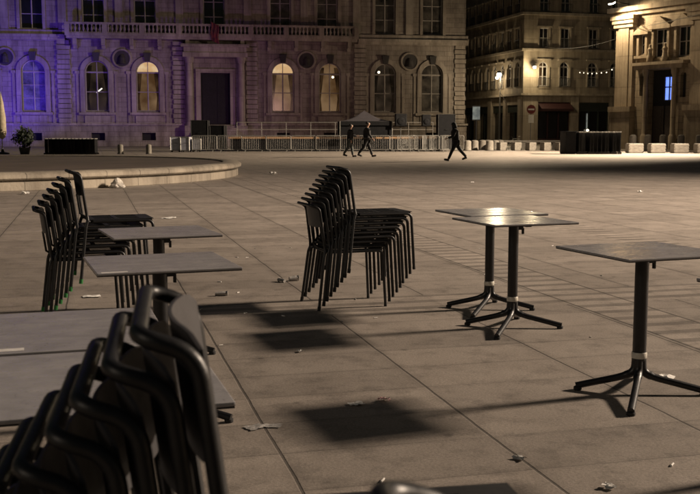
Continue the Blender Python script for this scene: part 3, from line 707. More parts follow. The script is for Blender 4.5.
# ------------------------------------------------------------------ bistro chair
def make_chair():
    t = thing('bistro_chair', 'dark steel chair', 'chair')
    r = .0111
    for k in (-1, 1):
        pts = fillet([(0, k * .232, .008), (.048, k * .208, .40), (.062, k * .200, .437)], .05)
        lo = MB().tube(pts, r, 10).build('leg', M['steel'], t, smooth=True)
        MB().tube([(-.0012, k * .2326, 0), (.0030, k * .2306, .032)], r + .0022, 10).build('foot_cap', M['green'], lo, smooth=True)
    for k in (-1, 1):
        pts = fillet([(.538, k * .196, .008), (.516, k * .186, .428), (.10, k * .188, .428)], .045, 7)
        lo = MB().tube(pts, .0110, 10).build('leg', M['steel'], t, smooth=True)
        MB().tube([(.5384, k * .1962, 0), (.5375, k * .1957, .02)], .0122, 10).build('foot_cap', M['rubber'], lo, smooth=True)
    half = [(.062, -.200, .437), (.058, -.190, .475), (.022, -.180, .757), (-.046, -.172, .778)]
    pts = half + [(x, -y, z) for x, y, z in half[::-1]]
    MB().tube(fillet(pts, [.04, .04, .046, .030, .030, .046, .04, .04], 8), r, 12).build('back_frame', M['steel'], t, smooth=True)
    # curved back plate hung between the uprights
    a = MB(); nu, nv = 14, 7; th = .005
    def P(i, j, o):
        u = -1 + 2 * i / nu; vv = j / nv
        z0 = .61; z1 = .778
        e = .018 * max(0, abs(u) - .82) / .18
        z = z0 + e + (z1 - z0 - 2 * e) * vv
        x = .060 - .038 * (z - .475) / .295 - .034 * (1 - u * u) + o
        return (x, u * .170, z)
    for i in range(nu):
        for j in range(nv):
            for o in (0, th): a.poly([P(i, j, o), P(i + 1, j, o), P(i + 1, j + 1, o), P(i, j + 1, o)])
    for i in range(nu):
        for j in (0, nv): a.poly([P(i, j, 0), P(i + 1, j, 0), P(i + 1, j, th), P(i, j, th)])
    for j in range(nv):
        for i in (0, nu): a.poly([P(i, j, 0), P(i, j + 1, 0), P(i, j + 1, th), P(i, j, th)])
    a.build('backrest', M['back'], t, smooth=True)
    a = MB()
    a.tube([(.088, 0, .437), (.030, 0, .475), (.012, 0, .615)], .008, 6); a.build('back_rod', M['steel'], t, smooth=True)
    # seat plate with two rows of slots
    a = MB(); xs = [.072, .115, .255, .285, .43, .50, .522]; ys = [-.186, -.150, -.095, -.075, -.02, .02, .075, .095, .150, .186]
    holes_x = (1, 3); holes_y = (1, 3, 5, 7); z1, z0 = .4435, .439
    nx, ny = len(xs) - 1, len(ys) - 1
    def hole(i, j): return i in holes_x and j in holes_y
    for i in range(nx):
        for j in range(ny):
            if hole(i, j): continue
            for z in (z0, z1):
                dz = -.014 if False else 0
                a.poly([(xs[i], ys[j], z), (xs[i + 1], ys[j], z), (xs[i + 1], ys[j + 1], z), (xs[i], ys[j + 1], z)])
            for di, dj, e0, e1 in ((-1, 0, (i, j), (i, j + 1)), (1, 0, (i + 1, j), (i + 1, j + 1)), (0, -1, (i, j), (i + 1, j)), (0, 1, (i, j + 1), (i + 1, j + 1))):
                ii, jj = i + di, j + dj
                if not (0 <= ii < nx and 0 <= jj < ny) or hole(ii, jj):
                    A, B = (xs[e0[0]], ys[e0[1]]), (xs[e1[0]], ys[e1[1]])
                    a.poly([(*A, z0), (*B, z0), (*B, z1), (*A, z1)])
    for q_ in (-1, 1): a.span((.09, q_ * .1765 - .0015, .4175), (.512, q_ * .1765 + .0015, .4385))
    a.span((.0895, -.175, .418), (.0925, .175, .4385)); a.span((.511, -.175, .4178), (.514, .175, .4385))
    a.build('seat', M['seat'], t)
    a = MB(); a.tube([(.065, -.196, .430), (.082, -.18, .428), (.082, .18, .428), (.065, .196, .430)], .009, 8); a.tube([(.50, -.184, .428), (.50, .184, .428)], .009, 8)
    a.build_each('seat_frame', M['steel'], t, smooth=True)
    return t

chair = make_chair(); used = False
def stack(xy, rz, n, where, group, dx=.0285, dz=.034, top=(0, 0, 0)):
    global used
    c, s = math.cos(rz), math.sin(rz)
    for k in range(n):
        ex = dx * k + (top[0] if k == n - 1 else 0); ez = dz * k + (top[1] if k == n - 1 else 0)
        jx, jr = random.uniform(-.004, .004), random.uniform(-.012, .012)
        if k == 0: lab = f'bottom dark steel chair {where}'
        elif k == n - 1: lab = f'topmost dark steel chair {where}'
        else: lab = f'dark steel chair, {ORD[k]} from bottom {where}'
        o_ = place(chair, not used, (xy[0] + c * (ex + jx), xy[1] + s * (ex + jx), ez + .0005), rz + jr + (top[2] if k == n - 1 else 0), lab, group)
        used = True
        if group != 'chairs stacked at the left':
            for lg in o_.children:
                for fc in lg.children:
                    if fc.name.startswith('foot_cap'): fc.material_slots[0].link = 'OBJECT'; fc.material_slots[0].material = M['rubber']
stack((-2.19, 7.06), R(19), 7, 'of the stack behind the left grey tables', 'chairs stacked at the left', dx=.036, dz=.042, top=(.025, .008, R(1)))
stack((-.30, 7.51), R(19), 9, 'of the stack in the middle of the square', 'chairs stacked in the middle')
stack((-.229 - .0335 * 8 * .984, 1.300 - .0335 * 8 * .178), R(10.2), 9, 'of the large close stack at the lower left', 'chairs stacked closest to the camera', dx=.0335, dz=.0380)
stack((-.132, .510), R(10), 9, 'of the stack cut off by the bottom edge', 'chairs stacked below the bottom edge', dz=.0343)

# ------------------------------------------------------------------ folding bistro tables
def make_table():
    t = thing('bistro_table', 'square grey table', 'table')
    S = .31
    a = MB(); a.box((0, 0, .7245), (2 * S, 2 * S, .0105), bevel=.004); a.build('tabletop', M['laminate'], t)
    a = MB(); a.box((0, 0, .7172), (2 * S - .004, 2 * S - .004, .004)); a.build('underside', M['laminate_edge'], t)
    a = MB(); a.lathe([(.031, .165), (.034, .17), (.034, .69), (.05, .694), (.05, .7)], 20); a.build('column', M['steel'], t, smooth=True)
    a = MB(); a.lathe([(.0365, .178), (.0385, .181), (.0385, .206), (.0365, .209)], 20); a.build('collar', M['collar'], t, smooth=True)
    a = MB(); a.span((-.2, -.02, .7), (.2, .02, .7148)); a.span((-.02, -.2, .699), (.02, .2, .7146)); a.build('top_bracket', M['steel'], t)
    a = MB(); a.box((.045, -.006, .672), (.045, .02, .022), bevel=.003); a.box((.066, -.008, .652), (.014, .016, .04), bevel=.003); a.build('lever', M['steel'], t)
    a = MB(); a.box((.20, -.10, .704), (.05, .03, .018), bevel=.003); a.build('latch', M['rubber'], t)
    for i in range(4):
        an, ll = R((54, 150, 229, 328)[i]), (.30, .31, .46, .33)[i]; c, s = math.cos(an), math.sin(an)
        pts = [(r_ * c, r_ * s, z) for r_, z in fillet2([(.014, .20), (.018, .105), (.085, .078), (ll, .022)])]
        rr = [.0215 if i_ < len(pts) * .6 else .0215 - .004 * (i_ / len(pts)) for i_ in range(len(pts))]
        lo = MB().tube(pts, rr, 10).build('leg', M['steel'], t, smooth=True)
        MB().lathe([(.018, 0), (.021, .003), (.021, .016), (.012, .022)], 12, ((ll - .01) * c, (ll - .01) * s, 0)).build('foot', M['rubber'], lo, smooth=True)
    return t
def fillet2(p): return [(v.x, v.z) for v in fillet([(a, 0, b) for a, b in p], .075, 8)]
table = make_table()
tabs = [((1.04, 7.39), 19, 'square grey table at the back of the nested pair right of the chair stack', 'bistro tables on the right'),
        ((1.10, 6.69), 20, 'square grey table at the front of the nested pair right of the chair stack', 'bistro tables on the right'),
        ((1.465, 4.97), 21, 'square grey table standing alone at the right with a shiny top', 'bistro tables on the right'),
        ((1.79, 3.80), 19, 'square grey table cut off by the right edge, only a corner showing', 'bistro tables on the right'),
        ((-1.135, 5.90), 22, 'grey table farthest back at the left, beside the left chair stack', 'bistro tables on the left'),
        ((-.865, 4.505), 20, 'grey table with white sticker on its near left corner, second from back at left', 'bistro tables on the left'),
        ((-.88, 2.94), 17, 'low grey tabletop behind the close chair stack with a white sticker at the left edge', 'bistro tables on the left'),
        ((-.636, 2.335), 17, 'grey tabletop nearest the camera at left, directly behind the close chair stack', 'bistro tables on the left')]
for i, (xy, rz, lab, grp) in enumerate(tabs):
    o = place(table, i == 0, (*xy, 0), R(rz), lab, grp)
    if i == 5: a = MB(); a.box((-.235, -.285, .7302), (.11, .03, .0005)); a.build('sticker', M['sticker'], o)
    if i == 6: a = MB(); a.box((-.14, -.265, .7302), (.11, .035, .0005)); a.build('sticker', M['sticker'], o)

# ------------------------------------------------------------------ crowd barriers
def make_barrier():
    t = thing('crowd_barrier', 'grey steel crowd barrier', 'barrier')
    W, H = 1.58, 1.08
    fr = fillet([(-W / 2, 0, .16), (W / 2, 0, .16), (W / 2, 0, H), (-W / 2, 0, H)], .09, 4, closed=True)
    MB().tube(fr, .021, 6, closed=True).build('frame', M['galv'], t, smooth=True)
    a = MB()
    for i in range(1, 13): x = -W / 2 + W * i / 13; a.tube([(x, 0, .17), (x, 0, H - .01)], .009, 5)
    a.build('bars', M['galv'], t)
    for k in (-1, 1):
        a = MB(); a.tube(fillet([(k * .55, -.3, .01), (k * .55, 0, .14), (k * .55, .3, .01)], .1), .017, 6); a.build('foot', M['galv'], t)
    return t
bar = make_barrier(); nb = 0
BG = 'crowd barriers lined up in front of the stage'
for i in range(11):
    x = -9.6 + 1.63 * i
    if i == 0: lab = 'crowd barrier at the left end of the line in front of the stage'
    elif i == 10: lab = 'crowd barrier at the right end of the line in front of the stage'
    else: lab = f'crowd barrier, {ORD[i]} from the left in the line before the stage'
    place(bar, nb == 0, (x, 66.3 + .10 * math.sin(i * 1.7), 0), R(random.uniform(-3, 3)), lab, BG); nb += 1
for i in range(6):
    place(bar, False, (3.6 + .72 * i, 68.0 + .35 * (i % 2), 0), R(58 + 9 * (i % 3)), f'crowd barrier turned end-on behind the line, {ORD[i]} from left of its cluster', 'crowd barriers clustered behind the line'); nb += 1
a = MB(); a.box((0, 0, .68), (.62, 1.7, 1.3), bevel=.03); ub = thing('utility_box', 'dark upright box at the left end of the packed screens', 'box', (13.2, 60.9, 0)); a.build('body', M['cloth_dark'], ub)
a = MB(); a.span((-.28, -.8, 0), (.28, .8, .04)); a.build('base', M['rubber'], ub); a = MB(); a.box((0, 0, 1.345), (.66, 1.74, .035), bevel=.01); a.build('lid', M['cloth_dark'], ub)

# ------------------------------------------------------------------ stage, tent, loudspeakers
stg = thing('stage', 'low stage deck with plywood edge and back railing in front of the city hall', 'stage', (-1.2, 71.5, 0), R(2))
a = MB(); a.span((-7.2, -2.6, .86), (7.6, 2.6, .98)); a.build('deck', M['deck'], stg)
a = MB(); a.span((-7.1, -2.5, 0), (7.5, -2.46, .86)); a.build('skirt', M['cloth_dark'], stg)
for x in (-7, -3.5, 0, 3.5, 7.2):
    for y in (-2.3, 2.3): a = MB(); a.tube([(x, y, 0), (x, y, .86)], .04, 6); a.build('leg', M['galv'], stg)
a = MB()
for z in (1.5, 2.02): a.tube([(-7, 2.5, z), (7.4, 2.5, z)], .022, 5)
for i in range(9): x = -7 + 1.8 * i; a.tube([(x, 2.5, .98), (x, 2.5, 2.04)], .022, 5)
a.build('railing', M['galv'], stg)
tn = thing('canopy_tent', 'small dark pop-up canopy tent with a pointed roof behind the two walkers', 'tent', (1.0, 70.2, 0), R(3))
a = MB(); q = 1.78; z0 = 2.05; z1 = 2.80
cor = [(-q, -q), (q, -q), (q, q), (-q, q)]
for i in range(4):
    A, B = cor[i], cor[(i + 1) % 4]; n = 6
    for j in range(n):
        def P(t, h): 
            e = (A[0] + (B[0] - A[0]) * t, A[1] + (B[1] - A[1]) * t); k = 1 - h; sag = -.16 * math.sin(math.pi * h)
            return (e[0] * k, e[1] * k, z0 + (z1 - z0) * h + sag)
        for m_ in range(5): a.poly([P(j / n, m_ / 5), P((j + 1) / n, m_ / 5), P((j + 1) / n, (m_ + 1) / 5), P(j / n, (m_ + 1) / 5)])
a.build('canopy', M['tent'], tn, smooth=True)
a = MB()
for i in range(4):
    A, B = cor[i], cor[(i + 1) % 4]; a.poly([(*A, z0), (*B, z0), (*B, z0 - .28), (*A, z0 - .28)])
a.poly([(-q, q, .1), (q, q, .1), (q, q, z0), (-q, q, z0)]); a.poly([(-q, -q + .1, .98), (q, -q + .1, .98), (q, -q + .1, 1.9), (-q, -q + .1, 1.9)]); a.build('side_cloth', M['cloth_dark'], tn)
for (x, y) in cor: a = MB(); a.tube([(x, y, 0), (x, y, z0)], .025, 6); a.build('leg', M['galv'], tn)
def speaker(x, y, zb, zt, w_, label):
    t = thing('loudspeaker', label, 'loudspeaker', (x, y, 0), R(8), 'loudspeakers on stands by the stage')
    a = MB(); h = zt - zb
    for p, q_ in (((-.5, -.5), (.5, -.5)),): pass
    a.box((0, 0, zb + h / 2), (w_, .42, h), bevel=.05); a.build('cabinet', M['cloth_dark'], t)
    a = MB(); a.lathe([(.001, 0), (w_ * .2, .03), (w_ * .32, .0)], 16); g_ = a.build('cone', M['cloth_dark'], t, (0, -.24, zb + h * .4), smooth=True); g_.rotation_euler.x = R(90)
    a = MB(); a.tube([(0, 0, 0), (0, 0, zb)], .03, 8)
    a.build('pole', M['iron'], t)
    for i in range(3): an = R(30 + 120 * i); a = MB(); a.tube([(0, 0, .7), (.5 * math.cos(an), .5 * math.sin(an), .02)], .018, 6); a.build('leg', M['iron'], t)
speaker(3.45, 68.6, 1.72, 2.55, .78, 'black loudspeaker on a stand right beside the canopy tent')
speaker(5.2, 68.9, 1.72, 2.5, .6, 'black loudspeaker on a stand midway between tent and tall cabinet')
def big_case(name, x, y, w_, h, d, mat, label, rz=0):
    t = thing(name, label, 'case', (x, y, 0), R(rz))
    a = MB(); a.box((0, 0, h / 2 + .06), (w_, d, h - .1), bevel=.02); a.build('body', mat, t)
    a = MB()
    for sx in (-1, 1):
        for sy in (-1, 1): a.tube([(sx * w_ / 2, sy * d / 2, .11), (sx * w_ / 2, sy * d / 2, h)], .025, 4)
    for z in (.12, h): 
        for sy in (-1, 1): a.tube([(-w_ / 2, sy * d / 2, z), (w_ / 2, sy * d / 2, z)], .022, 4)
    a.build_each('edge_trim', M['galv'] if mat is M['case'] else M['rubber'], t)
    for sx in (-1, 1):
        for sy in (-1, 1): a = MB(); a.lathe([(.05, -.03), (.06, 0), (.05, .03)], 10); wl = a.build('wheel', M['rubber'], t, (sx * w_ * .4, sy * d * .4, .06)); wl.rotation_euler.y = R(90)
    a = MB(); a.tube(fillet([(-.1, -d / 2, h * .6), (-.1, -d / 2 - .05, h * .6), (.1, -d / 2 - .05, h * .6), (.1, -d / 2, h * .6)], .02), .012, 5); a.build('handle', M['rubber'], t)
big_case('speaker_cabinet', 6.55, 69.0, 1.15, 2.5, .8, M['cloth_dark'], 'tall black speaker cabinet at the right end of the stage', 5)
big_case('flight_case', -11.55, 66.6, .62, .98, .7, M['case'], 'pale flight case at the left end of the barriers, leftmost of the three', 4)
big_case('flight_case', -10.85, 66.5, .58, .98, .7, M['case'], 'pale flight case in the middle of three at the left end of the barriers', -3)
big_case('flight_case', -10.2, 66.8, .55, .86, .7, M['case'], 'pale flight case nearest the barriers, rightmost of the three', 6)
big_case('speaker_cabinet', -10.3, 69.2, 1.15, 2.1, .8, M['cloth_dark'], 'tall black covered cabinet behind the three pale flight cases', 0)
big_case('speaker_cabinet', -9.1, 69.6, 1.0, 1.75, .8, M['cloth_dark'], 'lower black cabinet between the tall covered one and the stage', -6)

# ------------------------------------------------------------------ stone bollards
def make_block():
    t = thing('stone_block', 'square stone block', 'bollard')
    a = MB(); a.box((0, 0, .34), (.60, .60, .68), bevel=.05); a.build('body', M['bollard'], t)
    a = MB()
    for k in range(3): a.box((0, 0, .14 + .2 * k), (.606, .606, .07))
    bm_ = a; bm_.build('stripe', M['bollard'], t)
    return t
def make_round():
    t = thing('stone_bollard', 'round stone bollard', 'bollard')
    a = MB(); a.lathe([(.30, 0), (.30, .05), (.275, .08), (.275, .60), (.25, .68), (.16, .73), (.001, .74)], 20); a.build('shaft', M['bollard'], t, smooth=True)
    a = MB(); a.lathe([(.33, 0), (.33, .035), (.30, .04)], 20); a.build('base', M['marble_dark'], t)
    return t
blk = make_block(); rnd = make_round()
# row in front of the corner building
RG = 'stone blocks in the row below the corner building'
for i in range(8):
    x = 10.9 + 1.02 * i * .98
    o = place(blk, i == 0, (x, 72.2 - .25 * i, 0), R(22), f'square stone block in the row below the corner building, {ORD[i]} from the left', RG); o.scale = (.95, .95, .86)
kerb = thing('stone_bench', 'long low pale stone ledge behind the row of blocks', 'bench', (14.2, 75.4, 0), R(-3))
a = MB(); a.box((0, 0, .62), (8.0, .5, .16), bevel=.03); a.build('slab', M['bollard'], kerb)
for x in (-3.6, -1.2, 1.2, 3.6): a = MB(); a.box((x, 0, .27), (.4, .4, .54)); a.build('support', M['bollard'], kerb)
rp = [(9.0, 72.6), (9.75, 74.0), (10.35, 75.6), (9.95, 71.6), (10.6, 73.3), (11.2, 75.0), (8.35, 71.5)]
for i, (x, y) in enumerate(rp):
    place(rnd, i == 0, (x, y, 0), 0, f'rounded stone bollard in the cluster beside the walker, {ORD[i]} from front' if i else 'rounded stone bollard nearest the walking man, front of its cluster', 'stone bollards clustered beside the walking man')
for i, x in enumerate((19.7, 20.65, 21.6, 22.75, 23.9)):
    o = place(rnd, False, (x, 70.0 - .3 * i, 0), 0, f'tall round stone bollard behind the long blocks before the palace, {ORD[i]} from the left', 'tall round bollards before the palace'); o.scale = (.85, .85, 1.55)
for i, x in enumerate((17.95, 19.25, 20.6, 21.95)):
    o = place(blk, False, (x, 63.4 - .3 * i, 0), R(6), f'long stone block in the front row before the palace, {ORD[i]} from the left', 'long stone blocks before the palace'); o.scale = (1.62, 1.0, .88)
for i, (x, y) in enumerate([(-13.8, 60.4), (-12.1, 60.4)]):
    o = place(rnd, False, (x, y, 0), 0, ['left of the two small pale bollards beyond the fountain basin', 'right of the two small pale bollards beyond the fountain basin'][i], 'small bollards beyond the basin'); o.scale = (.6, .6, .8)

# ------------------------------------------------------------------ left background: parasol, shrub, screens
ps = thing('closed_parasol', 'closed beige parasol standing at the left edge', 'parasol', (-20.75, 60, 0))
a = MB(); a.lathe([(.05, .9), (.2, 1.0), (.27, 1.3), (.25, 2.2), (.14, 3.1), (.04, 3.55), (.001, 3.6)], 12); a.build('canopy', M['parasol'], ps, smooth=True)
a = MB(); a.tube([(0, 0, 0), (0, 0, 3.7)], .03, 8); a.build('pole', M['galv'], ps)
a = MB(); a.lathe([(.4, 0), (.4, .08), (.1, .14), (.06, .3)], 16); a.build('base', M['pot'], ps)
sh = thing('potted_shrub', 'dark rounded shrub in a planter beside the closed parasol', 'shrub', (-19.3, 59.6, 0))
a = MB(); a.lathe([(.25, 0), (.34, .4), (.32, .4), (.28, .36)], 16); a.build('planter', M['pot'], sh)
a = MB()
for i in range(1500):
    th, ph = random.uniform(0, 6.283), math.acos(random.uniform(-1, 1)); rr = random.uniform(.5, 1) ** .5
    bump = .82 + .26 * math.sin(3 * th + 2 * ph) + .18 * math.sin(7 * th + 5 * ph)
    p = Vector((.62 * rr * bump * math.sin(ph) * math.cos(th), .62 * rr * bump * math.sin(ph) * math.sin(th), 1.0 + .62 * rr * bump * math.cos(ph)))
    d1 = Vector((random.gauss(0, 1), random.gauss(0, 1), random.gauss(0, 1))).normalized() * .075; d2 = d1.orthogonal().normalized() * .035
    a.poly([p - d1, p + d2, p + d1, p - d2])
a.build('foliage', M['leaf'], sh)
a = MB(); a.tube([(0, 0, .3), (.02, 0, .7), (0, .02, 1.1)], .035, 6)
for k in range(5): a.tube([(0, 0, .7), (.3 * math.cos(k * 1.3), .3 * math.sin(k * 1.3), 1.2)], .015, 5)
a.build('stem', M['wood'], sh)
def make_screen():
    t = thing('terrace_screen', 'dark terrace screen', 'screen')
    a = MB(); a.box((0, 0, .5), (.05, .8, .8)); a.build('panel', M['cloth_dark'], t)
    a = MB(); a.box((0, 0, .925), (.07, .82, .045), bevel=.01); a.build('top_rail', M['galv'], t)
    for k in (-1, 1): a = MB(); a.box((0, k * .32, .05), (.22, .06, .1)); a.build('foot', M['rubber'], t)
    return t
scn = make_screen()
for i in range(14):
    place(scn, i == 0, (-18.0 + .225 * i, 59.6, 0), R(random.uniform(-6, 6)), f'dark terrace screen packed in the row at far left, {ORD[i]} from the left', 'terrace screens packed at the left')

for i in range(12):
    o = place(scn, False, (13.62 + .225 * i, 60.6, 0), R(random.uniform(-5, 5)), f'dark folding screen packed upright beside the dark box, {ORD[i]} from the left of its row', 'screens packed at the right'); o.scale = (1.0, 1.7, 1.42)
# ------------------------------------------------------------------ lamps, signs, cables, bicycle
sl = thing('street_lamp', 'tall street lamp with a curved arm and a glaring lantern at the street corner', 'street lamp', (13.65, 92, 0))
a = MB(); a.lathe([(.17, 0), (.17, .5), (.11, .6), (.085, .8), (.07, 4.0), (.055, 5.0)], 12); a.build('post', M['iron'], sl, smooth=True)
a = MB(); a.tube(fillet([(0, 0, 4.95), (0, 0, 6.6), (-.1, 0, 6.75)], .25), .035, 8); a.tube(fillet([(.0, 0, 4.9), (.28, 0, 4.5), (.55, 0, 3.9)], .2), .028, 6); a.build('arm', M['iron'], sl, smooth=True)
a = MB(); a.lathe([(.001, .36), (.12, .3), (.26, .16), (.28, .14)], 14, (-.1, 0, 6.5)); a.build('lamp_shade', M['iron'], sl, smooth=True)
a = MB(); a.lathe([(.001, -.2), (.15, -.15), (.21, 0), (.15, .12), (.001, .14)], 12, (-.1, -.0, 6.5)); a.build('bulb', M['bulb_white'], sl, smooth=True)
wl_ = thing('wall_lantern', 'bright lantern on a bracket at the corner of the corner building', 'lantern', (18.126, 106, 0), AL)
a = MB(); a.tube(fillet([(.9, 0, 8.35), (.9, -.75, 8.45), (.9, -.8, 8.25)], .15), .03, 6); a.build_each('bracket', M['iron'], wl_)
a = MB(); a.lathe([(.001, .3), (.2, .2), (.24, .12)], 10, (.9, -.8, 8.0)); a.build('lamp_shade', M['iron'], wl_)
a = MB(); a.lathe([(.001, -.16), (.13, -.1), (.16, 0), (.1, .12), (.001, .14)], 12, (.9, -.8, 8.02)); a.build('bulb', M['bulb_white'], wl_, smooth=True)
added_lantern = thing('wall_lantern', 'added lantern lighting the side-street front of the corner building, just right of the street lamp', 'lantern', (18.126, 106, 0), AL)  # second lantern, added to brighten the side-street wall
a = MB(); a.tube(fillet([(0, 5.2, 7.6), (-.7, 5.2, 7.7), (-.75, 5.2, 7.45)], .15), .03, 6); a.build('bracket', M['iron'], added_lantern)
a = MB(); a.lathe([(.001, .3), (.2, .2), (.24, .12)], 10, (-.75, 5.2, 7.2)); a.build('lamp_shade', M['iron'], added_lantern)
a = MB(); a.lathe([(.001, -.16), (.13, -.1), (.16, 0), (.1, .12), (.001, .14)], 12, (-.75, 5.2, 7.22)); a.build('bulb', M['bulb_white'], added_lantern, smooth=True)
ls = thing('light_panel', 'pale lit information panel on a dark post beside the city hall corner', 'sign', (9.95, 79.5, 0), R(4))
a = MB(); a.span((-.28, -.06, 2.3), (.28, .06, 3.3)); a.build('panel', M['panel_lit'], ls)
a = MB(); a.tube([(0, .0, 0), (0, 0, 2.3)], .07, 8); a.build('post', M['iron'], ls)
a = MB(); a.span((-.33, -.05, 2.22), (.33, .05, 2.3)); a.span((-.33, -.05, 3.3), (.33, .05, 3.38)); a.build('frame', M['iron'], ls)
rs = thing('road_sign', 'round red no-entry sign above a white plate on a grey post', 'road sign', (14.35, 80, 0), R(6))
a = MB(); a.tube([(0, 0, 0), (0, 0, 3.5)], .04, 8); a.build('post', M['galv'], rs)
def disc(mb, x, z, r, y): mb.poly([(x + r * math.cos(2 * math.pi * i / 24), y, z + r * math.sin(2 * math.pi * i / 24)) for i in range(24)])
a = MB(); disc(a, 0, 3.1, .36, -.06); disc(a, 0, 3.1, .36, -.045); do = a.build('disc', M['red'], rs)
a = MB(); a.box((0, -.066, 3.1), (.5, .006, .12)); a.build('bar', M['white_paint'], do)
a = MB(); a.box((0, -.055, 2.35), (.44, .02, .62), bevel=.006); a.build('plate', M['white_paint'], rs)
def bicycle(x, y, rz, label):
    t = thing('bicycle', label, 'bicycle', (x, y, 0), rz)
    for k in (-1, 1):
        a = MB(); a.tube([(k * .52 + .33 * math.cos(q_), 0, .34 + .33 * math.sin(q_)) for q_ in [2 * math.pi * i / 24 for i in range(24)]], .02, 6, closed=True)
        for i in range(8): a.tube([(k * .52, 0, .34), (k * .52 + .32 * math.cos(i * .785), 0, .34 + .32 * math.sin(i * .785))], .004, 3)
        a.build('wheel', M['rubber'], t)
    a = MB()
    for A, B in (((-.52, .34), (-.15, .78)), ((-.15, .78), (.38, .78)), ((-.05, .3), (.4, .7)), ((-.52, .34), (-.05, .3)), ((-.05, .3), (-.18, .86)), ((.52, .34), (.36, .9))): a.tube([(A[0], 0, A[1]), (B[0], 0, B[1])], .018, 6)
    a.build('frame', M['white_paint'], t)
    a = MB(); a.box((-.2, 0, .9), (.24, .13, .06), bevel=.02); a.build('saddle', M['rubber'], t)
    a = MB(); a.tube(fillet([(.42, -.26, .98), (.36, -.1, .98), (.36, .1, .98), (.42, .26, .98)], .08), .013, 6); a.tube([(.36, 0, .88), (.36, 0, .98)], .015, 6); a.build('handlebar', M['galv'], t)
bicycle(13.35, 81.5, R(20), 'white bicycle parked beyond the stone blocks, left of the red road sign')
def cable(A, B, sag, label, bulbs=0, r=.02):
    t = thing('string_lights' if bulbs else 'overhead_cable', label, 'string lights' if bulbs else 'cable')
    A, B = Vector(A), Vector(B); pts = [A.lerp(B, i / 24) - Vector((0, 0, sag * 4 * (i / 24) * (1 - i / 24))) for i in range(25)]
    MB().tube(pts, r, 5).build('wire', M['cable'], t)
    for i in range(bulbs):
        tt = .1 + .8 * i / (bulbs - 1); p = A.lerp(B, tt) - Vector((0, 0, sag * 4 * tt * (1 - tt) + .09 + random.uniform(0, .12)))
        MB().lathe([(.001, -.06), (.045, -.02), (.05, .015), (.001, .06)], 8, p).build('bulb', M['bulb'], t, smooth=True)
cable((24.0, 107.5, 7.9), (21.7, 80.3, 6.7), .45, 'string of small warm lights between the corner building and the palace', 9)
cable((20.5, 106.6, 10.2), (21.75, 80.2, 8.9), .5, 'bare cable crossing from the corner building to the palace capital')
cable((21.9, 79.5, 9.3), (26.6, 52, 9.9), .3, 'bare cable running along the palace front below the floodlight')

# ------------------------------------------------------------------ litter
def crumple(name, mat, size, xy, label, seed, flat=.25, n=5):
    rnd_ = random.Random(seed); t = tag(bpy.data.objects.new(name, None), label, 'litter', 'litter scattered on the paving')
    a = MB(); gr = {}
    for i in range(n):
        for j in range(n):
            u, v_ = i / (n - 1) - .5, j / (n - 1) - .5
            gr[i, j] = (size * (u + rnd_.uniform(-.07, .07)), size * .75 * (v_ + rnd_.uniform(-.07, .07)), .004 + size * flat * rnd_.random())
    for i in range(n - 1):
        for j in range(n - 1):
            a.poly([gr[i, j], gr[i + 1, j], gr[i + 1, j + 1]]); a.poly([gr[i, j], gr[i + 1, j + 1], gr[i, j + 1]])
    bpy.data.objects.remove(t)
    o = a.build(name, mat, None, (xy[0], xy[1], 0), rz=rnd_.uniform(0, 6)); tag(o, label, 'litter', 'litter scattered on the paving')
    return o
crumple('paper_scrap', M['paper'], .075, (.03, 4.73), 'flat white paper square on the paving, just left of the pink wrapper', 1, .1)
crumple('candy_wrapper', M['pink'], .06, (.17, 4.80), 'small pink and white wrapper right of the white paper square', 2, .3)
crumple('paper_scrap', M['paper'], .13, (-2.07, 7.92), 'white paper strip on the paving right of the left chair stack', 3, .06)
crumple('paper_scrap', M['paper'], .10, (1.70, 5.25), 'white paper lying just behind the lone right table foot', 4, .15)
crumple('paper_scrap', M['paper'], .05, (.686, 3.911), 'tiny white scrap on a long joint at the lower right', 5, .3)
crumple('paper_scrap', M['paper'], .05, (.96, 3.58), 'tiny pale scrap at the bottom edge of the picture on the right', 6, .3)
crumple('paper_scrap', M['paper'], .24, (-4.0, 14.33), 'large pale paper lying left of the left chair stack, before the basin', 7, .06)
crumple('paper_scrap', M['paper'], .17, (-6.9, 21.2), 'pale scrap close to the basin wall at the far left', 8, .4)
crumple('paper_scrap', M['paper'], .17, (-6.3, 21.4), 'second pale scrap close to the basin wall, nearer the white bag', 9, .4)
crumple('paper_scrap', M['paper'], .22, (-2.77, 15.3), 'white flat paper on the paving behind the left tables', 10, .06)
crumple('paper_scrap', M['paper'], .12, (6.4, 22.0), 'white scrap far out on the empty paving at the right', 11, .3)
crumple('paper_scrap', M['paper'], .12, (3.2, 26.0), 'white scrap far out on the empty paving behind the nested tables', 12, .3)
crumple('paper_scrap', M['paper'], .04, (-.30, 5.9), 'tiny scrap inside the table shadow in the middle', 13, .3)
crumple('paper_scrap', M['paper'], .05, (-.86, 5.45), 'tiny scrap beside the left tables on the long joint', 14, .3)
crumple('paper_scrap', M['paper'], .22, (-2.4, 31.3), 'white scrap beside the right end of the basin rim', 15, .4)
bg_ = MB(); bmesh.ops.create_icosphere(bg_.bm, subdivisions=3, radius=1)
rb = random.Random(5); dirs = [Vector((rb.gauss(0, 1), rb.gauss(0, 1), rb.gauss(0, 1))).normalized() for _ in range(26)]
for v_ in bg_.bm.verts:
    d_ = v_.co.normalized(); f_ = 1 + sum(.22 * max(0, d_.dot(q_) - .8) / .2 for q_ in dirs) - .14 * sum(max(0, d_.dot(-q_) - .9) / .1 for q_ in dirs)
    v_.co = Vector((d_.x * .13 * f_, d_.y * .12 * f_, max(0, .08 + d_.z * .10 * f_)))
ob_ = bg_.build('plastic_bag', M['bagmat'], None, (-5.5, 23.6, 0)); tag(ob_, 'crumpled whitish plastic bag lying against the basin wall', 'bag')
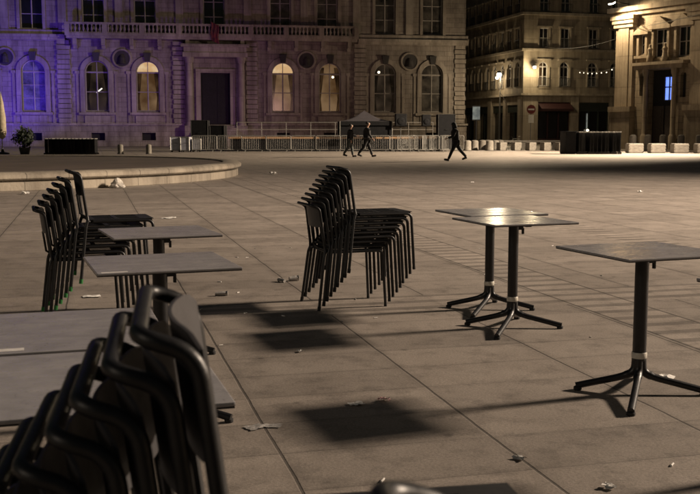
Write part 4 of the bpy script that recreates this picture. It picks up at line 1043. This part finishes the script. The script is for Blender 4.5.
ce = None; rc = random.Random(12)
for i in range(26):
    x, y = rc.uniform(-1.3, 2.4), rc.uniform(3.4, 12)
    if ce is None:
        ce = MB().tube([(-.017, 0, .004), (.0, .001, .0042), (.017, 0, .004)], .004, 8).build('cigarette_end', M['paper'], None, (x, y, 0)); tag(ce, 'tiny pale cigarette end lying on the paving', 'litter', 'cigarette ends on the paving'); q = ce
    else: q = ce.copy(); col.objects.link(q)
    q.location = (x, y, 0); q.rotation_euler.z = rc.uniform(0, 6); f_ = rc.uniform(.7, 1.1); q.scale = (f_, f_, f_)
def cup(xy, rz, label, mat='plastic', L=.11, r=.038):
    t = thing('plastic_cup', label, 'cup', (xy[0], xy[1], 0), rz, 'crushed cups on the paving')
    a = MB(); n = 14; ring = []
    for k in range(5):
        q_ = k / 4; rad = r * (.75 + .25 * q_)
        ring.append([(L * (q_ - .5), rad * math.cos(2 * math.pi * j / n), rad * .8 + .003 + rad * .8 * math.sin(2 * math.pi * j / n) * (1 - .25 * math.sin(k + j))) for j in range(n)])
    for p, q_ in zip(ring, ring[1:]):
        for j in range(n): a.poly([p[j], p[(j + 1) % n], q_[(j + 1) % n], q_[j]])
    a.poly(ring[0]); a.build('wall', M[mat], t, smooth=True)
    a = MB(); a.tube([(L * .5, r * math.cos(2 * math.pi * j / n), r * .8 + .003 + r * .8 * math.sin(2 * math.pi * j / n)) for j in range(n)], .003, 4, closed=True); a.build('rim', M[mat], t)
cup((-.50, 8.80), R(20), 'clear plastic cup lying on its side left of the middle chair stack', L=.085, r=.028)
cup((-.60, 8.72), R(130), 'crushed plastic cup left of the other cup beside the middle chair stack', L=.08, r=.02)
cup((-1.04, 7.98), R(10), 'clear crushed cup on the paving behind the left tables', L=.10, r=.022)
crumple('paper_wrapper', M['plastic'], .085, (-.425, 4.35), 'pale crumpled wrapper on the long joint right of the left tables, left of its pair', 31, .05)
crumple('paper_wrapper', M['plastic'], .075, (-.345, 4.37), 'pale crumpled wrapper on the long joint right of the left tables, right of its pair', 32, .05)

# ------------------------------------------------------------------ people
def skin_mesh(name, verts, edges, mat, parent, sub=2):
    me = bpy.data.meshes.new(name + '_cage'); me.from_pydata([v[:3] for v in verts], edges, [])
    o = bpy.data.objects.new(name, me); col.objects.link(o)
    md = o.modifiers.new('Skin', 'SKIN'); md.use_smooth_shade = True
    for i, v in enumerate(verts):
        r = v[3]; me.skin_vertices[0].data[i].radius = (r, v[4] if len(v) > 4 else r)
    me.skin_vertices[0].data[0].use_root = True
    ms = o.modifiers.new('Sub', 'SUBSURF'); ms.levels = sub; ms.render_levels = sub
    dg = bpy.context.evaluated_depsgraph_get(); dg.update()
    nm = bpy.data.meshes.new_from_object(o.evaluated_get(dg)); o.modifiers.clear(); o.data = nm; nm.name = name
    nm.materials.clear(); nm.materials.append(mat); nm.polygons.foreach_set('use_smooth', [True] * len(nm.polygons))
    o.parent = parent
    return o
def person(loc, rz, label, H=1.76, legs=((24, 6), (-22, 24)), arms=((-18, 12), (22, 20)), lean=4, head=0, top='black_cloth', low='black_cloth', bag=None, hood=False):
    """walks towards local +x; legs/arms are (swing, bend) in degrees"""
    t = thing('person', label, 'person', loc, rz); k = H / 1.76
    V, E = [], []
    def v(p, r, r2=None): V.append((p[0] * k, p[1] * k, p[2] * k, r * k, (r2 or r) * k)); return len(V) - 1
    def e(a, b): E.append((a, b))
    ln = R(lean); hz = .93
    def up(h, y=0, x=0): return (math.sin(ln) * h + x, y, hz + math.cos(ln) * h)
    pel = v((0, 0, hz), .105, .13); wa = v(up(.18), .10, .125); ch = v(up(.38), .11, .15); sh_ = v(up(.50), .085, .13); nk = v(up(.58), .05); nk2 = v(up(.63, x=.01), .048)
    h1 = v(up(.69, x=.025 + .02 * head), .078, .07); h2 = v(up(.76, x=.02 + .02 * head), .092, .078); h3 = v(up(.83, x=.01), .07, .062)
    no = v(up(.735, x=.115 + .02 * head), .012)
    for a, b in ((pel, wa), (wa, ch), (ch, sh_), (sh_, nk), (nk, nk2), (nk2, h1), (h1, h2), (h2, h3), (h2, no)): e(a, b)
    J = {}
    for side, (sw, bd) in zip((1, -1), legs):
        a = R(sw); y = .09 * side; hip = Vector((0, y, hz - .05))
        kn = hip + Vector((math.sin(a), 0, -math.cos(a))) * .43
        b = a - R(bd); an = kn + Vector((math.sin(b), 0, -math.cos(b))) * .41
        foot_pitch = b * .6
        toe = an + Vector((math.cos(foot_pitch) * .17, .01 * side, -.05 + math.sin(foot_pitch) * .12)); heel = an + Vector((-.045, 0, -.05))
        i0, i1, i2, i3, i4, i5 = v(hip, .085), v(hip.lerp(kn, .5), .072), v(kn, .052), v(kn.lerp(an, .4), .05), v(an, .036), v(toe, .03)
        for q in ((pel, i0), (i0, i1), (i1, i2), (i2, i3), (i3, i4), (i4, i5)): e(*q)
        J['leg', side] = (hip, kn, an, toe, heel)
    for side, (sw, bd) in zip((1, -1), arms):
        a = R(sw) ; s0 = Vector(up(.49, .185 * side)); 
        el = s0 + Vector((math.sin(a), .05 * side, -math.cos(a))) * .29
        b = a + R(bd); wr = el + Vector((math.sin(b), -.02 * side, -math.cos(b))) * .25
        d = (wr - el).normalized(); pm = wr + d * .06
        i0, i1, i2, i3, i4 = v(s0, .058), v(el, .042), v(wr, .027), v(pm, .022, .032), v(wr + d * .09, .018, .03)
        for q in ((sh_, i0), (i0, i1), (i1, i2), (i2, i3), (i3, i4)): e(*q)
        fw = Vector((d.z, 0, -d.x)) * -1
        for q in range(4):
            o_ = fw * (.028 - .019 * q); L = (.07, .08, .075, .058)[q]
            k0 = v(wr + d * .10 + o_, .0088); k1 = v(wr + d * (.10 + L * .5) + o_ * 1.05 + Vector((0, -.008 * side, 0)), .008); k2 = v(wr + d * (.10 + L * .9) + o_ * 1.05 + Vector((0, -.028 * side, 0)), .007)
            e(i4, k0); e(k0, k1); e(k1, k2)
        t0 = v(wr + d * .05 + fw * .04, .010); t1 = v(wr + d * .09 + fw * .055, .0085); e(i3, t0); e(t0, t1)
        J['arm', side] = (s0, el, wr)
    body = skin_mesh('person_body', V, E, M['skin'], t)
    # clothing
    def mk(name, vs, es, mat, par=t):
        return skin_mesh(name, [(p[0] * k, p[1] * k, p[2] * k, r * k * 1.24, r2 * k * 1.24) for p, r, r2 in vs], es, M[mat], par)
    vs = [((-.01, 0, hz - .16), .120, .150), (up(.0), .125, .155), (up(.18), .125, .15), (up(.38), .135, .178), (up(.5), .105, .15), (up(.58), .07, .075)]; es = [(0, 1), (1, 2), (2, 3), (3, 4), (4, 5)]
    for side in (1, -1):
        s0, el, wr = J['arm', side]; n = len(vs)
        vs += [(s0, .075, .075), (el, .058, .058), (el.lerp(wr, .6), .047, .047), (wr, .042, .042)]; es += [(4, n), (n, n + 1), (n + 1, n + 2), (n + 2, n + 3)]
    mk('jacket', vs, es, top)
    vs = [((0, 0, hz - .01), .12, .15)]; es = []
    for side in (1, -1):
        hip, kn, an, toe, heel = J['leg', side]; n = len(vs)
        vs += [(hip + Vector((0, 0, -.02)), .098, .098), (hip.lerp(kn, .5), .085, .085), (kn, .067, .067), (kn.lerp(an, .5), .06, .06), (an + Vector((0, 0, -.015)), .050, .050)]; es += [(0, n), (n, n + 1), (n + 1, n + 2), (n + 2, n + 3), (n + 3, n + 4)]
    mk('trousers', vs, es, low)
    for side in (1, -1):
        hip, kn, an, toe, heel = J['leg', side]
        mk('shoe', [(heel, .042, .042), (an + Vector((.04, 0, -.045)), .046, .046), (toe, .036, .042), (toe + Vector((.05, 0, -.002)), .024, .034)], [(0, 1), (1, 2), (2, 3)], 'rubber')
    hc = Vector(up(.78, x=-.005))
    if hood: mk('hood', [(Vector(up(.54, x=-.04)), .11, .12), (Vector(up(.70, x=-.02)), .115, .105), (Vector(up(.80, x=-.01)), .115, .10), (Vector(up(.87, x=0)), .07, .065)], [(0, 1), (1, 2), (2, 3)], top)
    else: mk('hair', [(Vector(up(.70, x=-.045)), .062, .072), (Vector(up(.78, x=-.025)), .092, .085), (Vector(up(.85, x=.005)), .074, .07)], [(0, 1), (1, 2)], 'hair')
    if bag:
        mk('scarf', [(Vector(up(.42, .02, .10)), .045, .05), (Vector(up(.3, .0, .13)), .05, .05), (Vector(up(.18, 0, .13)), .04, .04)], [(0, 1), (1, 2)], bag)
    # put the lowest point on the ground
    zmin = min((vv.co.z for c in t.children for vv in c.data.vertices)); t.location.z = -zmin
    return t
person((0.0, 53.2, 0), R(8), 'person with pale scarf and grey jeans walking right, left of the pair before the barriers', 1.68, legs=((14, 4), (-18, 18)), arms=((24, 60), (-10, 20)), top='navy_cloth', low='jeans', bag='pale_cloth')
person((.86, 53.2, 0), R(4), 'person in a black coat walking right, right of the pair before the barriers', 1.84, legs=((24, 4), (-20, 22)), arms=((-20, 14), (16, 24)), lean=6)
person((4.84, 45.9, 0), R(184), 'person in black walking left with an arm forward, alone before the stone bollards', 1.76, legs=((27, 4), (-30, 14)), arms=((20, 52), (-22, 26)), lean=9, hood=True)

# ------------------------------------------------------------------ lights
def spot(name, loc, aim, watts, c, size, blend=.5, r=.3):
    l = bpy.data.lights.new(name, 'SPOT'); l.energy = watts; l.color = c; l.spot_size = R(size); l.spot_blend = blend; l.shadow_soft_size = r
    o = bpy.data.objects.new(name, l); col.objects.link(o); o.location = loc
    d = Vector(aim) - Vector(loc); o.rotation_euler = d.to_track_quat('-Z', 'Y').to_euler(); return o
def point(name, loc, watts, c, r=.15):
    l = bpy.data.lights.new(name, 'POINT'); l.energy = watts; l.color = c; l.shadow_soft_size = r
    o = bpy.data.objects.new(name, l); col.objects.link(o); o.location = loc; return o
WARM = (1.0, .80, .615)
# bank of roof floodlights on the right-hand side of the square
for i in range(6):
    z = 13.95 + .40 * i; k = (-1.4, .4, 1.4, -.6, .0, .9)[i]
    spot('roof_floodlight', (29.1 - .24 * k, 14.9 + .97 * k, z), (2.8, 5.6, 0), 13600, WARM, 106, 1.0, .36)
spot('roof_floodlight', (30.5, 14, 13), (8.5, 20.5, 0), 64000, WARM, 53, 1.0, .8)
# soft fill added to lift shadows, standing for unseen lamps behind the camera
spot('north_fill', (-24, -14, 13), (0, 10, 0), 4200, (1.0, .82, .64), 80, 1.0, 3.0)
spot('square_floodlight', (27.0, 60.0, 11.5), (3.0, 60.3, 0), 135000, (1.0, .80, .58), 98, 1.0, .3)
spot('palace_floodlight', (20.15, 78.4, 10.95), (23.3, 77.2, 4.5), 2700, (1.0, .76, .46), 150, .5, .2)
point('street_lamp_light', (13.5, 91.5, 6.3), 1600, (1.0, .78, .5), .18)
point('wall_lantern_light', (19.2, 105.0, 7.9), 620, (1.0, .8, .48), .18)
point('wall_lantern_light', (15.6, 110.6, 7.0), 330, (1.0, .8, .5), .18)  # light of the lantern added on the side street
hallp = lambda s, d, z: Matrix.Translation((-12.5, 94, 0)) @ Matrix.Rotation(R(9), 4, 'Z') @ Vector((s, d, z))
spot('facade_uplight', hallp(-19.5, -10, .4), hallp(-19, 0, 7.5), 8800, (.12, .045, 1.0), 86, .9, .3)
spot('facade_uplight', hallp(-11, -11, .4), hallp(-10.5, 0, 7), 1750, (.25, .09, .95), 80, .9, .3)
spot('facade_uplight', hallp(-3.5, -12, .4), hallp(-2.2, 0, 6.5), 1250, (.44, .14, .78), 85, .9, .3)
spot('facade_uplight', hallp(4.5, -12, .4), hallp(5, 0, 7), 420, (.6, .24, .62), 85, .9, .3)
spot('stage_light', hallp(7, -17, 4.0), hallp(6, 0, 7.5), 900, (1.0, .56, .47), 95, .9, .4)

w = bpy.data.worlds.new('World'); scene.world = w; w.use_nodes = True
nt = w.node_tree; bg = nt.nodes['Background']
sky = nt.nodes.new('ShaderNodeTexSky'); sky.sky_type = 'NISHITA'; sky.sun_disc = False
sky.sun_elevation = R(4); sky.sun_rotation = R(76); nt.links.new(sky.outputs[0], bg.inputs[0]); bg.inputs[1].default_value = .015

# ------------------------------------------------------------------ camera
cam = bpy.data.cameras.new('Camera'); co = bpy.data.objects.new('Camera', cam); col.objects.link(co)
cam.sensor_width = 36; cam.lens = 36 * 1000 / 700; cam.clip_start = .05; cam.clip_end = 1500
co.location = (0, 0, 1.315); co.rotation_euler = (R(90) - math.atan(115 / 1000), 0, 0)
cam.dof.use_dof = True; cam.dof.focus_distance = 7.2; cam.dof.aperture_fstop = 11
scene.camera = co
scene.view_settings.view_transform = 'Standard'; scene.view_settings.look = 'None'; scene.view_settings.exposure = 0
scene.render.engine = 'CYCLES'
